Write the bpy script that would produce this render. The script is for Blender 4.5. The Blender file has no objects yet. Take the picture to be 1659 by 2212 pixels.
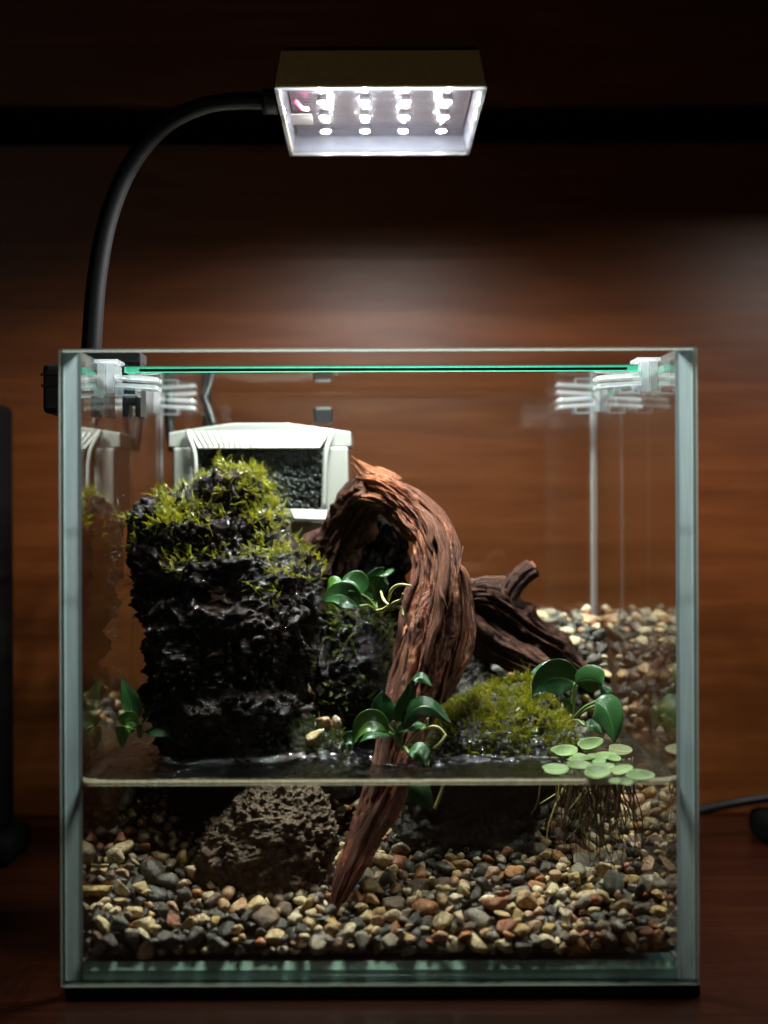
import bpy, math, random
import numpy as np
from mathutils import Vector, Matrix, Euler, noise as mn

random.seed(7); np.random.seed(7)
scene = bpy.context.scene
col = scene.collection
CM = 0.01                      # all lengths below are written in centimetres

# ------------------------------------------------------------------ camera
cam_d = bpy.data.cameras.new('camera')
cam = bpy.data.objects.new('camera', cam_d); col.objects.link(cam)
cam.location = (-0.002, -0.499, 0.151)
cam.rotation_euler = (math.radians(90.0), math.radians(0.2), 0)
cam_d.sensor_fit = 'VERTICAL'; cam_d.sensor_height = 36; cam_d.sensor_width = 36
cam_d.lens = 56.08
cam_d.shift_x = 25.5/2212; cam_d.shift_y = -16/2212
cam_d.clip_start = 0.01; cam_d.clip_end = 50
cam_d.dof.use_dof = True; cam_d.dof.focus_distance = 0.565; cam_d.dof.aperture_fstop = 7.5
scene.camera = cam

# ------------------------------------------------------------------ world and room light
world = bpy.data.worlds.new('World'); scene.world = world; world.use_nodes = True
bg = world.node_tree.nodes['Background']
bg.inputs[0].default_value = (1.0, 0.86, 0.72, 1); bg.inputs[1].default_value = 0.002

def area(name, loc, rot, sx, sy, power, color):
    l = bpy.data.lights.new(name, 'AREA'); l.shape = 'RECTANGLE'; l.size = sx*CM; l.size_y = sy*CM
    l.energy = power; l.color = color
    o = bpy.data.objects.new(name, l); col.objects.link(o)
    o.location = [c*CM for c in loc]; o.rotation_euler = [math.radians(a) for a in rot]
    return o
# the next lamp along the shelf, out of the picture to the right: its glow shows on the wall
area('neighbouring_lamp_light', (25.5, 9.5, 29.6), (0, 0, 0), 6, 9, 0.75, (1.0, 0.97, 0.93))
# dim room light in front of the shelf
area('room_light', (-62, -100, 30), (84, 0, -30), 50, 40, 0.5, (1.0, 0.92, 0.82))

LED_POWER = 7600.0

vs = scene.view_settings
vs.view_transform = 'Standard'; vs.look = 'None'; vs.exposure = 0.0; vs.gamma = 1.0; vs.use_curve_mapping = False
cy = scene.cycles
cy.max_bounces = 7; cy.diffuse_bounces = 3; cy.glossy_bounces = 4; cy.transmission_bounces = 3
cy.transparent_max_bounces = 64; cy.sample_clamp_indirect = 6.0
cy.use_denoising = True
cy.caustics_reflective = False; cy.caustics_refractive = False

# ------------------------------------------------------------------ node helpers
def new_mat(name):
    m = bpy.data.materials.new(name); m.use_nodes = True
    nt = m.node_tree; nt.nodes.clear()
    out = nt.nodes.new('ShaderNodeOutputMaterial')
    return m, nt, out
def N(nt, t, **kw):
    n = nt.nodes.new(t)
    for k, v in kw.items():
        if k.startswith('i_'):
            n.inputs[k[2:].replace('_', ' ')].default_value = v
        else:
            setattr(n, k, v)
    return n
def L(nt, a, b): nt.links.new(a, b)
def math_n(nt, op, a, b=None, clamp=False):
    n = nt.nodes.new('ShaderNodeMath'); n.operation = op; n.use_clamp = clamp
    for i, v in enumerate((a, b)):
        if v is None: continue
        if isinstance(v, (int, float)): n.inputs[i].default_value = v
        else: nt.links.new(v, n.inputs[i])
    return n.outputs[0]
def ramp(nt, fac, stops, interp='LINEAR'):
    r = nt.nodes.new('ShaderNodeValToRGB'); cr = r.color_ramp; cr.interpolation = interp
    while len(cr.elements) < len(stops): cr.elements.new(0.5)
    for e, (p, c) in zip(cr.elements, stops):
        e.position = p; e.color = (*c, 1) if len(c) == 3 else c
    nt.links.new(fac, r.inputs[0])
    return r.outputs[0]
def tex_noise(nt, vec, scale, detail=4, rough=0.55, dist=0.0):
    n = nt.nodes.new('ShaderNodeTexNoise'); n.inputs['Scale'].default_value = scale
    n.inputs['Detail'].default_value = detail; n.inputs['Roughness'].default_value = rough
    n.inputs['Distortion'].default_value = dist
    if vec is not None: nt.links.new(vec, n.inputs['Vector'])
    return n.outputs['Fac']
def coord(nt, scale=(1, 1, 1), kind='Object', rot=(0, 0, 0)):
    tc = nt.nodes.new('ShaderNodeTexCoord'); mp = nt.nodes.new('ShaderNodeMapping')
    mp.inputs['Scale'].default_value = scale; mp.inputs['Rotation'].default_value = rot
    nt.links.new(tc.outputs[kind], mp.inputs['Vector'])
    return mp.outputs['Vector']
def mixc(nt, fac, a, b, mode='MIX'):
    n = nt.nodes.new('ShaderNodeMix'); n.data_type = 'RGBA'; n.blend_type = mode
    for sock, v in ((n.inputs[0], fac), (n.inputs[6], a), (n.inputs[7], b)):
        if isinstance(v, (int, float)): sock.default_value = v
        elif isinstance(v, tuple): sock.default_value = (*v, 1)
        else: nt.links.new(v, sock)
    return n.outputs[2]
def bump(nt, h, strength=0.4, dist=0.001):
    b = nt.nodes.new('ShaderNodeBump'); b.inputs['Strength'].default_value = strength
    b.inputs['Distance'].default_value = dist; nt.links.new(h, b.inputs['Height'])
    return b.outputs[0]
def mix_sh(nt, fac, a, b):
    m = nt.nodes.new('ShaderNodeMixShader')
    if isinstance(fac, (int, float)): m.inputs[0].default_value = fac
    else: nt.links.new(fac, m.inputs[0])
    nt.links.new(a, m.inputs[1]); nt.links.new(b, m.inputs[2])
    return m.outputs[0]
def schlick(nt, f0=0.04, normal=None, power=5.0):
    g = nt.nodes.new('ShaderNodeNewGeometry')
    d = nt.nodes.new('ShaderNodeVectorMath'); d.operation = 'DOT_PRODUCT'
    nt.links.new(g.outputs['Incoming'], d.inputs[0])
    nt.links.new(normal if normal is not None else g.outputs['Normal'], d.inputs[1])
    c = math_n(nt, 'ABSOLUTE', d.outputs['Value'])
    p = math_n(nt, 'POWER', math_n(nt, 'SUBTRACT', 1.0, c, True), power)
    return math_n(nt, 'ADD', math_n(nt, 'MULTIPLY', p, 1-f0), f0, True)
def principled(nt, **kw):
    p = nt.nodes.new('ShaderNodeBsdfPrincipled')
    for k, v in kw.items():
        k = k.replace('_', ' ')
        if isinstance(v, (int, float)): p.inputs[k].default_value = v
        elif isinstance(v, tuple): p.inputs[k].default_value = (*v, 1) if len(v) == 3 else v
        else: nt.links.new(v, p.inputs[k])
    return p.outputs[0]

def simple(name, color, rough=0.5, metallic=0.0, spec=0.5, noise_amt=0.0, nscale=200, bump_s=0.0, bump_scale=600):
    m, nt, out = new_mat(name)
    c = color
    vec = coord(nt)
    if noise_amt:
        f = tex_noise(nt, vec, nscale, 5)
        c = mixc(nt, f, tuple(x*(1-noise_amt) for x in color), tuple(min(1, x*(1+noise_amt)) for x in color))
    kw = dict(Base_Color=c, Roughness=rough, Metallic=metallic, Specular_IOR_Level=spec)
    if bump_s: kw['Normal'] = bump(nt, tex_noise(nt, vec, bump_scale, 3), bump_s, 0.0004)
    L(nt, principled(nt, **kw), out.inputs[0])
    return m

def thin_glass(name, tint, f0=0.04, rough=0.0, dirt=0.0):
    m, nt, out = new_mat(name)
    tr = N(nt, 'ShaderNodeBsdfTransparent'); tr.inputs[0].default_value = (*tint, 1)
    gl = N(nt, 'ShaderNodeBsdfGlossy'); gl.inputs['Roughness'].default_value = rough
    gl.inputs['Color'].default_value = (1, 1, 1, 1)
    s = mix_sh(nt, schlick(nt, f0), tr.outputs[0], gl.outputs[0])
    if dirt:
        vec = coord(nt, (1, 1, 0.35))
        f = math_n(nt, 'MULTIPLY', math_n(nt, 'POWER', tex_noise(nt, vec, 55, 6, 0.65), 3.0), dirt)
        df = N(nt, 'ShaderNodeBsdfDiffuse'); df.inputs[0].default_value = (0.6, 0.6, 0.57, 1)
        s = mix_sh(nt, f, s, df.outputs[0])
    L(nt, s, out.inputs[0])
    return m

def edge_glass(name, color, w_trans=0.55, rough=0.25, clear=0.0, streak=0.25):
    """ground or seamed edge of a pane: passes scattered light, reflects a little"""
    m, nt, out = new_mat(name)
    vec = coord(nt, (1, 1, 0.05))
    f = tex_noise(nt, vec, 900, 3)
    c = mixc(nt, f, tuple(x*(1-streak) for x in color), tuple(min(1, x*(1+streak)) for x in color))
    tl = N(nt, 'ShaderNodeBsdfTranslucent'); L(nt, c, tl.inputs[0])
    df = N(nt, 'ShaderNodeBsdfDiffuse'); L(nt, c, df.inputs[0])
    gl = N(nt, 'ShaderNodeBsdfGlossy'); gl.inputs['Roughness'].default_value = rough
    s = mix_sh(nt, w_trans, df.outputs[0], tl.outputs[0])
    if clear:
        tr = N(nt, 'ShaderNodeBsdfTransparent'); tr.inputs[0].default_value = (*[min(1, x*1.3) for x in color], 1)
        s = mix_sh(nt, clear, s, tr.outputs[0])
    s = mix_sh(nt, schlick(nt, 0.05), s, gl.outputs[0])
    L(nt, s, out.inputs[0])
    return m

# ------------------------------------------------------------------ materials
M = {}
def wood(name, dark, mid, light, rough, kx=3.2, kz=46, axis='XZ', kscale=1.0):
    m, nt, out = new_mat(name)
    sc = (kx, kx, kz) if axis == 'XZ' else (kx, kz, kx)
    v = coord(nt, sc)
    a = tex_noise(nt, v, 1.6*kscale, 6, 0.6, 1.2)
    v2 = coord(nt, tuple(x*3.1 for x in sc))
    b = tex_noise(nt, v2, 2.3*kscale, 8, 0.7, 0.6)
    v3 = coord(nt, (6, 6, 10) if axis == 'XZ' else (6, 10, 6))
    c3 = tex_noise(nt, v3, 1.0, 3, 0.5, 0.4)
    f = math_n(nt, 'ADD', math_n(nt, 'MULTIPLY', a, 0.55), math_n(nt, 'MULTIPLY', b, 0.45))
    c = ramp(nt, f, [(0.26, dark), (0.48, mid), (0.74, light)])
    c = mixc(nt, math_n(nt, 'MULTIPLY', c3, 0.55), c, dark)
    rg = math_n(nt, 'ADD', math_n(nt, 'MULTIPLY', b, 0.16), rough-0.08)
    L(nt, principled(nt, Base_Color=c, Roughness=rg, Specular_IOR_Level=0.20,
                     Normal=bump(nt, b, 0.18, 0.0008)), out.inputs[0])
    return m
M['wall_wood'] = wood('wall_wood', (0.040, 0.0100, 0.0022), (0.098, 0.0270, 0.0060), (0.165, 0.052, 0.0130), 0.36)
M['table_wood'] = wood('table_wood', (0.007, 0.0012, 0.0006), (0.018, 0.0036, 0.0014), (0.042, 0.010, 0.0036), 0.30, axis='XY')
M['recess'] = simple('recess_black', (0.002, 0.002, 0.002), 0.9, spec=0.05)
M['glass'] = thin_glass('pane_glass', (0.96, 0.985, 0.975), 0.045, 0.0, 0.0)
M['side_glass'] = thin_glass('side_pane_glass', (0.93, 0.965, 0.95), 0.05)
M['lid_glass'] = thin_glass('lid_glass', (0.95, 0.98, 0.965), 0.045)
M['edge'] = edge_glass('ground_glass_edge', (0.25, 0.305, 0.315), 0.6)
M['edge_low'] = edge_glass('ground_glass_edge_under_gravel', (0.52, 0.74, 0.72), 0.6)
M['edge_top'] = edge_glass('pane_top_edge', (0.30, 0.34, 0.30), 0.5, 0.12, 0.45)
M['edge_bottom'] = edge_glass('bottom_pane_edge', (0.55, 0.85, 0.80), 0.6, 0.1, 0.1)
M['edge_chamfer'] = edge_glass('light_catching_chamfer', (0.36, 0.58, 0.48), 0.25, 0.1, 0.2, 0.35)  # chamfer added to catch lamp light and brighten the bottom strip
M['nick'] = edge_glass('bright_edge_nick', (0.80, 0.98, 0.86), 0.5, 0.1, 0.0, 0.1)
M['edge_lid'] = edge_glass('lid_green_edge', (0.045, 0.30, 0.19), 0.75, 0.06, 0.0)
M['edge_lid_dark'] = edge_glass('lid_green_edge_core', (0.004, 0.085, 0.05), 0.7, 0.06, 0.0)
M['silicone'] = edge_glass('clear_silicone', (0.62, 0.60, 0.60), 0.5, 0.3, 0.55)
M['black_plastic'] = simple('black_plastic', (0.005, 0.005, 0.0055), 0.45, spec=0.35, bump_s=0.05)
M['black_rubber'] = simple('black_foam', (0.004, 0.004, 0.0045), 0.85, spec=0.2, bump_s=0.3, bump_scale=900)
M['goose'] = simple('gooseneck_sleeve', (0.004, 0.004, 0.0045), 0.40, spec=0.2)
M['gold'] = simple('brushed_bronze_housing', (0.48, 0.34, 0.12), 0.45, 0.3, 0.5, 0.25, 500, 0.15, 1500)
M['white_plastic'] = simple('white_plastic', (0.28, 0.28, 0.262), 0.42, spec=0.45, noise_amt=0.06, nscale=120)
M['cream_plastic'] = simple('stained_white_plastic', (0.23, 0.21, 0.16), 0.5, spec=0.4, noise_amt=0.15, nscale=90)
M['sticker'] = simple('white_sticker', (0.35, 0.35, 0.35), 0.6)
M['pink'] = simple('pink_wire_sleeve', (0.75, 0.10, 0.28), 0.5)
M['media'] = simple('black_filter_media', (0.022, 0.022, 0.023), 0.28, spec=1.0, noise_amt=0.5, nscale=700)

def clip_mat():
    m, nt, out = new_mat('frosted_clear_plastic')
    df = N(nt, 'ShaderNodeBsdfDiffuse'); df.inputs[0].default_value = (0.88, 0.90, 0.93, 1)
    tl = N(nt, 'ShaderNodeBsdfTranslucent'); tl.inputs[0].default_value = (0.90, 0.92, 0.95, 1)
    tr = N(nt, 'ShaderNodeBsdfTransparent'); tr.inputs[0].default_value = (0.92, 0.94, 0.95, 1)
    gl = N(nt, 'ShaderNodeBsdfGlossy'); gl.inputs['Roughness'].default_value = 0.12
    s = mix_sh(nt, 0.6, df.outputs[0], tl.outputs[0])
    s = mix_sh(nt, 0.60, s, tr.outputs[0])
    s = mix_sh(nt, schlick(nt, 0.06), s, gl.outputs[0])
    L(nt, s, out.inputs[0])
    return m
M['clip'] = clip_mat()

def foil_mat():
    m, nt, out = new_mat('crinkled_foil')
    v = coord(nt, (0.5, 1.6, 1))
    f = tex_noise(nt, v, 130, 4, 0.6, 1.5)
    L(nt, principled(nt, Base_Color=(0.30, 0.34, 0.40), Metallic=1.0, Roughness=0.25, Normal=bump(nt, f, 0.5, 0.0025)), out.inputs[0])
    return m
M['foil'] = foil_mat()
M['liner'] = simple('grey_lamp_liner', (0.05, 0.056, 0.07), 0.10, spec=0.9)
def led_mat():
    m, nt, out = new_mat('led_emitter')
    e = N(nt, 'ShaderNodeEmission'); e.inputs[0].default_value = (1.0, 0.99, 0.965, 1); e.inputs[1].default_value = LED_POWER
    L(nt, e.outputs[0], out.inputs[0]); return m
M['led'] = led_mat()
M['cover'] = thin_glass('clear_acrylic', (0.97, 0.97, 0.97), 0.04)
M['cover_edge'] = edge_glass('acrylic_edge', (0.30, 0.31, 0.32), 0.6, 0.1, 0.55)

def water_mat():
    m, nt, out = new_mat('water_surface')
    v = coord(nt, (1, 0.6, 1))
    h = math_n(nt, 'ADD', tex_noise(nt, v, 160, 3, 0.5, 0.8), math_n(nt, 'MULTIPLY', tex_noise(nt, v, 420, 3, 0.5, 0.5), 0.35))
    at = N(nt, 'ShaderNodeAttribute'); at.attribute_name = 'ripple'      # livelier where water trickles off moss and rock
    h2 = math_n(nt, 'ADD', tex_noise(nt, v, 230, 2, 0.4, 1.2), math_n(nt, 'MULTIPLY', tex_noise(nt, v, 90, 2, 0.4, 0.8), 1.6))
    h = math_n(nt, 'ADD', math_n(nt, 'MULTIPLY', h, 0.28), math_n(nt, 'MULTIPLY', h2, math_n(nt, 'MULTIPLY', at.outputs['Fac'], 1.0)))
    nb = bump(nt, h, 1.0, 0.010)
    tr = N(nt, 'ShaderNodeBsdfTransparent')
    g = N(nt, 'ShaderNodeNewGeometry'); d = N(nt, 'ShaderNodeVectorMath', operation='DOT_PRODUCT')
    L(nt, g.outputs['Incoming'], d.inputs[0]); L(nt, g.outputs['Normal'], d.inputs[1])
    L(nt, ramp(nt, math_n(nt, 'ABSOLUTE', d.outputs['Value']), [(0.10, (0.30, 0.27, 0.21)), (0.55, (0.88, 0.86, 0.79))]), tr.inputs[0])
    gl = N(nt, 'ShaderNodeBsdfGlossy'); gl.inputs['Roughness'].default_value = 0.06
    L(nt, nb, gl.inputs['Normal'])
    L(nt, mix_sh(nt, schlick(nt, 0.03, nb, 3.2), tr.outputs[0], gl.outputs[0]), out.inputs[0])
    return m
M['water'] = water_mat()
M['meniscus'] = edge_glass('painted_waterline_glow', (0.80, 0.72, 0.58), 0.7, 0.1, 0.35, 0.5)  # pale colour stands for bright light refracted along the front waterline
M['meniscus_side'] = edge_glass('dark_waterline_strip', (0.05, 0.055, 0.04), 0.3, 0.1, 0.25, 0.6)  # dark strip along the side panes at water level
M['bead'] = thin_glass('water_bead', (0.90, 0.92, 0.92), 0.16, 0.10)
M['bubble'] = thin_glass('bubble_film', (0.98, 0.98, 0.98), 0.06, 0.02)

PAL = [(0.60, 0.48, 0.28), (0.055, 0.056, 0.050), (0.52, 0.35, 0.17), (0.20, 0.18, 0.14), (0.46, 0.19, 0.06),
       (0.70, 0.61, 0.43), (0.035, 0.036, 0.036), (0.50, 0.30, 0.18), (0.13, 0.08, 0.05), (0.58, 0.44, 0.23),
       (0.33, 0.11, 0.045), (0.085, 0.082, 0.07), (0.46, 0.31, 0.10), (0.28, 0.24, 0.18), (0.66, 0.55, 0.36), (0.05, 0.043, 0.038)]
def pebble_mat():
    m, nt, out = new_mat('pebble_stone')
    g = N(nt, 'ShaderNodeNewGeometry'); oi = N(nt, 'ShaderNodeObjectInfo')
    r = math_n(nt, 'FRACT', math_n(nt, 'ADD', g.outputs['Random Per Island'], math_n(nt, 'MULTIPLY', oi.outputs['Random'], 1.0)))
    n = len(PAL)
    c = ramp(nt, r, [(i/n, p) for i, p in enumerate(PAL)], 'CONSTANT')
    v = coord(nt)
    sh = N(nt, 'ShaderNodeVectorMath', operation='ADD')
    L(nt, v, sh.inputs[0])
    cx = N(nt, 'ShaderNodeCombineXYZ'); L(nt, r, cx.inputs[0]); L(nt, math_n(nt, 'MULTIPLY', r, 7.3), cx.inputs[1])
    L(nt, cx.outputs[0], sh.inputs[1])
    a = tex_noise(nt, sh.outputs[0], 330, 5, 0.6, 0.8)
    b = tex_noise(nt, sh.outputs[0], 1100, 4, 0.6)
    c2 = mixc(nt, ramp(nt, a, [(0.44, (0, 0, 0)), (0.60, (1, 1, 1))]), c, mixc(nt, 0.75, c, (0.34, 0.19, 0.08), 'MULTIPLY'))
    c2 = mixc(nt, ramp(nt, b, [(0.55, (0, 0, 0)), (0.75, (0.7, 0.7, 0.7))]), c2, mixc(nt, 0.5, c, (0.62, 0.55, 0.42)))
    L(nt, principled(nt, Base_Color=c2, Roughness=0.34, Specular_IOR_Level=0.5, Normal=bump(nt, math_n(nt, 'ADD', a, b), 0.6, 0.0009)), out.inputs[0])
    return m
M['pebble'] = pebble_mat()
M['substrate'] = simple('dark_wet_sand', (0.045, 0.034, 0.022), 0.6, noise_amt=0.5, nscale=500, bump_s=0.8, bump_scale=500)

def rock_mat(name, dark, light, wet, scale=1.0, bump_d=0.0012):
    m, nt, out = new_mat(name)
    v = coord(nt)
    a = tex_noise(nt, v, 220*scale, 8, 0.68)
    b = tex_noise(nt, v, 900*scale, 5, 0.65)
    vo = N(nt, 'ShaderNodeTexVoronoi'); vo.inputs['Scale'].default_value = 480*scale; L(nt, v, vo.inputs['Vector'])
    h = math_n(nt, 'ADD', math_n(nt, 'ADD', a, math_n(nt, 'MULTIPLY', b, 0.5)), math_n(nt, 'MULTIPLY', vo.outputs['Distance'], 0.55))
    c = ramp(nt, math_n(nt, 'ADD', math_n(nt, 'MULTIPLY', a, 0.7), math_n(nt, 'MULTIPLY', b, 0.3)), [(0.35, dark), (0.68, light)])
    c = mixc(nt, ramp(nt, tex_noise(nt, v, 38, 4), [(0.45, (0, 0, 0)), (0.65, (0.8, 0.8, 0.8))]), c, mixc(nt, 1.0, c, (1.9, 0.95, 0.6) if wet < 0.3 else (0.75, 0.66, 0.56), 'MULTIPLY'))
    L(nt, principled(nt, Base_Color=c, Roughness=(math_n(nt, 'ADD', math_n(nt, 'MULTIPLY', tex_noise(nt, v, 70, 3), 0.8), wet-0.30, True) if wet < 0.3 else wet), Specular_IOR_Level=0.5 if wet < 0.3 else 0.35, Normal=bump(nt, h, 0.9, bump_d)), out.inputs[0])
    return m
M['lava_black'] = rock_mat('wet_black_lava', (0.002, 0.0012, 0.0008), (0.020, 0.0095, 0.005), 0.10, 1.0, 0.0028)
M['lava_brown'] = rock_mat('brown_lava', (0.034, 0.020, 0.012), (0.20, 0.128, 0.08), 0.48, 1.3, 0.002)
M['lava_dark'] = rock_mat('dark_lava', (0.010, 0.008, 0.006), (0.035, 0.025, 0.018), 0.5)

def bark_mat(name, dark, mid, light, rough=0.62, wetline=False, spec=0.3):
    m, nt, out = new_mat(name)
    uv = coord(nt, (1, 1, 1), 'UV')
    mp = N(nt, 'ShaderNodeMapping'); mp.inputs['Scale'].default_value = (26, 7, 1); L(nt, uv, mp.inputs['Vector'])
    a = tex_noise(nt, mp.outputs[0], 1.6, 7, 0.65, 0.9)
    mp2 = N(nt, 'ShaderNodeMapping'); mp2.inputs['Scale'].default_value = (90, 22, 1); L(nt, uv, mp2.inputs['Vector'])
    b = tex_noise(nt, mp2.outputs[0], 1.8, 6, 0.7, 0.4)
    o = coord(nt)
    k = tex_noise(nt, o, 60, 4, 0.6)
    f = math_n(nt, 'ADD', math_n(nt, 'MULTIPLY', a, 0.5), math_n(nt, 'MULTIPLY', b, 0.5))
    c = ramp(nt, f, [(0.40, dark), (0.50, mid), (0.60, light)])
    c = mixc(nt, ramp(nt, k, [(0.45, (0, 0, 0)), (0.65, (0.6, 0.6, 0.6))]), c, mid)
    pw = ramp(nt, math_n(nt, 'ADD', math_n(nt, 'MULTIPLY', tex_noise(nt, o, 45, 3), 0.6), math_n(nt, 'MULTIPLY', a, 0.4)), [(0.52, (0, 0, 0)), (0.62, (0.55, 0.55, 0.55))])
    c = mixc(nt, pw, c, tuple(min(1, x*1.5+0.03) for x in light))      # pale worn patches
    if wetline:      # soaked and darker up to a hand's breadth above the water
        z = N(nt, 'ShaderNodeSeparateXYZ'); L(nt, o, z.inputs[0])
        wf = math_n(nt, 'SUBTRACT', 1.0, math_n(nt, 'MULTIPLY', math_n(nt, 'SUBTRACT', math_n(nt, 'ADD', z.outputs[2], math_n(nt, 'MULTIPLY', k, 0.02)), 0.062), 40.0), True)
        c = mixc(nt, math_n(nt, 'MULTIPLY', wf, 0.55), c, mixc(nt, 1.0, c, (0.75, 0.52, 0.42), 'MULTIPLY'))
        rough = math_n(nt, 'SUBTRACT', rough, math_n(nt, 'MULTIPLY', wf, 0.12))
    L(nt, principled(nt, Base_Color=c, Roughness=rough, Specular_IOR_Level=spec,
                     Normal=bump(nt, math_n(nt, 'ADD', a, math_n(nt, 'MULTIPLY', b, 0.6)), 1.0, 0.003)), out.inputs[0])
    return m
M['bark'] = bark_mat('red_driftwood', (0.024, 0.0045, 0.0017), (0.19, 0.038, 0.0125), (0.47, 0.175, 0.066), 0.62, True)
M['bark_top'] = bark_mat('orange_broken_driftwood', (0.08, 0.018, 0.006), (0.24, 0.065, 0.022), (0.38, 0.145, 0.06), 0.75)
M['bark_shade'] = bark_mat('painted_shade_wood', (0.001, 0.0008, 0.0007), (0.0025, 0.0015, 0.001), (0.006, 0.003, 0.002), 1.0, False, 0.0)  # near-black colour paints in the shade inside the arch
M['bark_dark'] = bark_mat('brown_driftwood', (0.014, 0.004, 0.002), (0.062, 0.018, 0.0095), (0.19, 0.070, 0.038))

def leaf_mat(name, c0, c1, rough=0.25, trans=0.25):
    m, nt, out = new_mat(name)
    uv = coord(nt, (1, 1, 1), 'UV')
    sx = N(nt, 'ShaderNodeSeparateXYZ'); L(nt, uv, sx.inputs[0])
    av = math_n(nt, 'ABSOLUTE', math_n(nt, 'SUBTRACT', sx.outputs[0], 0.5))
    # side veins sweep forward from the midrib
    vein = math_n(nt, 'SINE', math_n(nt, 'MULTIPLY', math_n(nt, 'SUBTRACT', sx.outputs[1], math_n(nt, 'MULTIPLY', av, 0.7)), 62.0))
    vein = math_n(nt, 'POWER', math_n(nt, 'ABSOLUTE', vein), 6.0)
    rib = math_n(nt, 'SUBTRACT', 1.0, math_n(nt, 'MULTIPLY', av, 22.0), True)
    n1 = tex_noise(nt, coord(nt), 120, 4)
    oi = N(nt, 'ShaderNodeObjectInfo')
    c = mixc(nt, n1, c0, c1)
    c = mixc(nt, math_n(nt, 'MULTIPLY', oi.outputs['Random'], 0.6), c, tuple(x*0.5 for x in c0))
    c = mixc(nt, math_n(nt, 'MULTIPLY', vein, 0.30), c, tuple(min(1, x*1.7) for x in c1))
    c = mixc(nt, math_n(nt, 'MULTIPLY', rib, 0.6), c, tuple(min(1, x*1.9) for x in c1))
    nb = bump(nt, math_n(nt, 'ADD', math_n(nt, 'MULTIPLY', vein, -0.35), math_n(nt, 'ADD', math_n(nt, 'MULTIPLY', rib, -0.8), math_n(nt, 'MULTIPLY', n1, 0.5))), 0.4, 0.0008)
    p = principled(nt, Base_Color=c, Roughness=rough, Specular_IOR_Level=0.55, Normal=nb)
    tl = N(nt, 'ShaderNodeBsdfTranslucent'); L(nt, mixc(nt, 0.5, c, (0.25, 0.42, 0.05)), tl.inputs[0])
    L(nt, mix_sh(nt, trans, p, tl.outputs[0]), out.inputs[0])
    return m
M['leaf'] = leaf_mat('anubias_leaf', (0.013, 0.058, 0.016), (0.040, 0.120, 0.030), 0.22, 0.14)
M['leaf_light'] = leaf_mat('young_leaf', (0.05, 0.15, 0.016), (0.12, 0.25, 0.032), 0.24, 0.25)
M['floater'] = leaf_mat('floating_leaf', (0.10, 0.18, 0.040), (0.20, 0.29, 0.080), 0.55, 0.25)
M['floater_brown'] = leaf_mat('browned_floating_leaf', (0.07, 0.04, 0.012), (0.17, 0.22, 0.06), 0.5, 0.2)
M['stem'] = simple('green_stem', (0.13, 0.20, 0.045), 0.4)
M['air_root'] = simple('pale_root', (0.42, 0.40, 0.14), 0.5, noise_amt=0.3, nscale=300)
M['root'] = simple('hanging_root', (0.07, 0.036, 0.014), 0.6, noise_amt=0.4, nscale=300)

def moss_mat(name, c0, c1, c2):
    m, nt, out = new_mat(name)
    g = N(nt, 'ShaderNodeNewGeometry')
    at = N(nt, 'ShaderNodeAttribute'); at.attribute_name = 'frond'
    c = ramp(nt, at.outputs['Fac'], [(0.0, c0), (0.5, c1), (1.0, c2)])
    c = mixc(nt, math_n(nt, 'MULTIPLY', tex_noise(nt, coord(nt), 90, 3), 0.6), c, c0)
    p = principled(nt, Base_Color=c, Roughness=0.22, Specular_IOR_Level=0.7)
    tl = N(nt, 'ShaderNodeBsdfTranslucent'); L(nt, c, tl.inputs[0])
    L(nt, mix_sh(nt, 0.4, p, tl.outputs[0]), out.inputs[0])
    return m
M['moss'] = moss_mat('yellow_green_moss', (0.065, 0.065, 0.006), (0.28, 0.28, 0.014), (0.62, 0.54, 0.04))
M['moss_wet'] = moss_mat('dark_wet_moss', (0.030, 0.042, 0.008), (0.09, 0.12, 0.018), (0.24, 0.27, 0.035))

# ------------------------------------------------------------------ mesh helpers (centimetres in, metres out)
BASE = {}
def tag(o, label=None, cat=None, group=None, kind=None):
    for k, v in (('label', label), ('category', cat), ('group', group), ('kind', kind)):
        if v: o[k] = v
    return o
def thing(name, base, label, cat, group=None, kind=None):
    o = bpy.data.objects.new(name, None); col.objects.link(o); o.empty_display_size = 0.01
    o.location = [c*CM for c in base]; BASE[o.name] = np.array(base, float)
    return tag(o, label, cat, group, kind)
def obj(name, verts, faces, mat, parent=None, smooth=False, base=None, mats=None, fmat=None, uvs=None):
    b = np.zeros(3)
    if parent is not None: b = BASE[parent.name]
    elif base is not None: b = np.array(base, float)
    v = (np.asarray(verts, float) - b)*CM
    me = bpy.data.meshes.new(name)
    me.from_pydata(v.tolist(), [], [tuple(int(i) for i in f) for f in faces])
    for mm in (mats or [mat]): me.materials.append(M[mm])
    if fmat is not None: me.polygons.foreach_set('material_index', np.asarray(fmat, np.int32))
    if smooth: me.polygons.foreach_set('use_smooth', np.ones(len(me.polygons), bool))
    if uvs is not None:
        ul = me.uv_layers.new(name='UVMap'); li = np.zeros(len(me.loops), np.int32)
        me.loops.foreach_get('vertex_index', li)
        ul.data.foreach_set('uv', np.asarray(uvs, np.float32)[li].ravel())
    me.update()
    o = bpy.data.objects.new(name, me); col.objects.link(o)
    if parent is not None: o.parent = parent
    elif base is not None: o.location = [c*CM for c in base]
    BASE[o.name] = b
    return o
def bevel(o, w, seg=2, ang=40):
    m = o.modifiers.new('bevel', 'BEVEL'); m.width = w*CM; m.segments = seg
    m.limit_method = 'ANGLE'; m.angle_limit = math.radians(ang)
    return o
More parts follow.
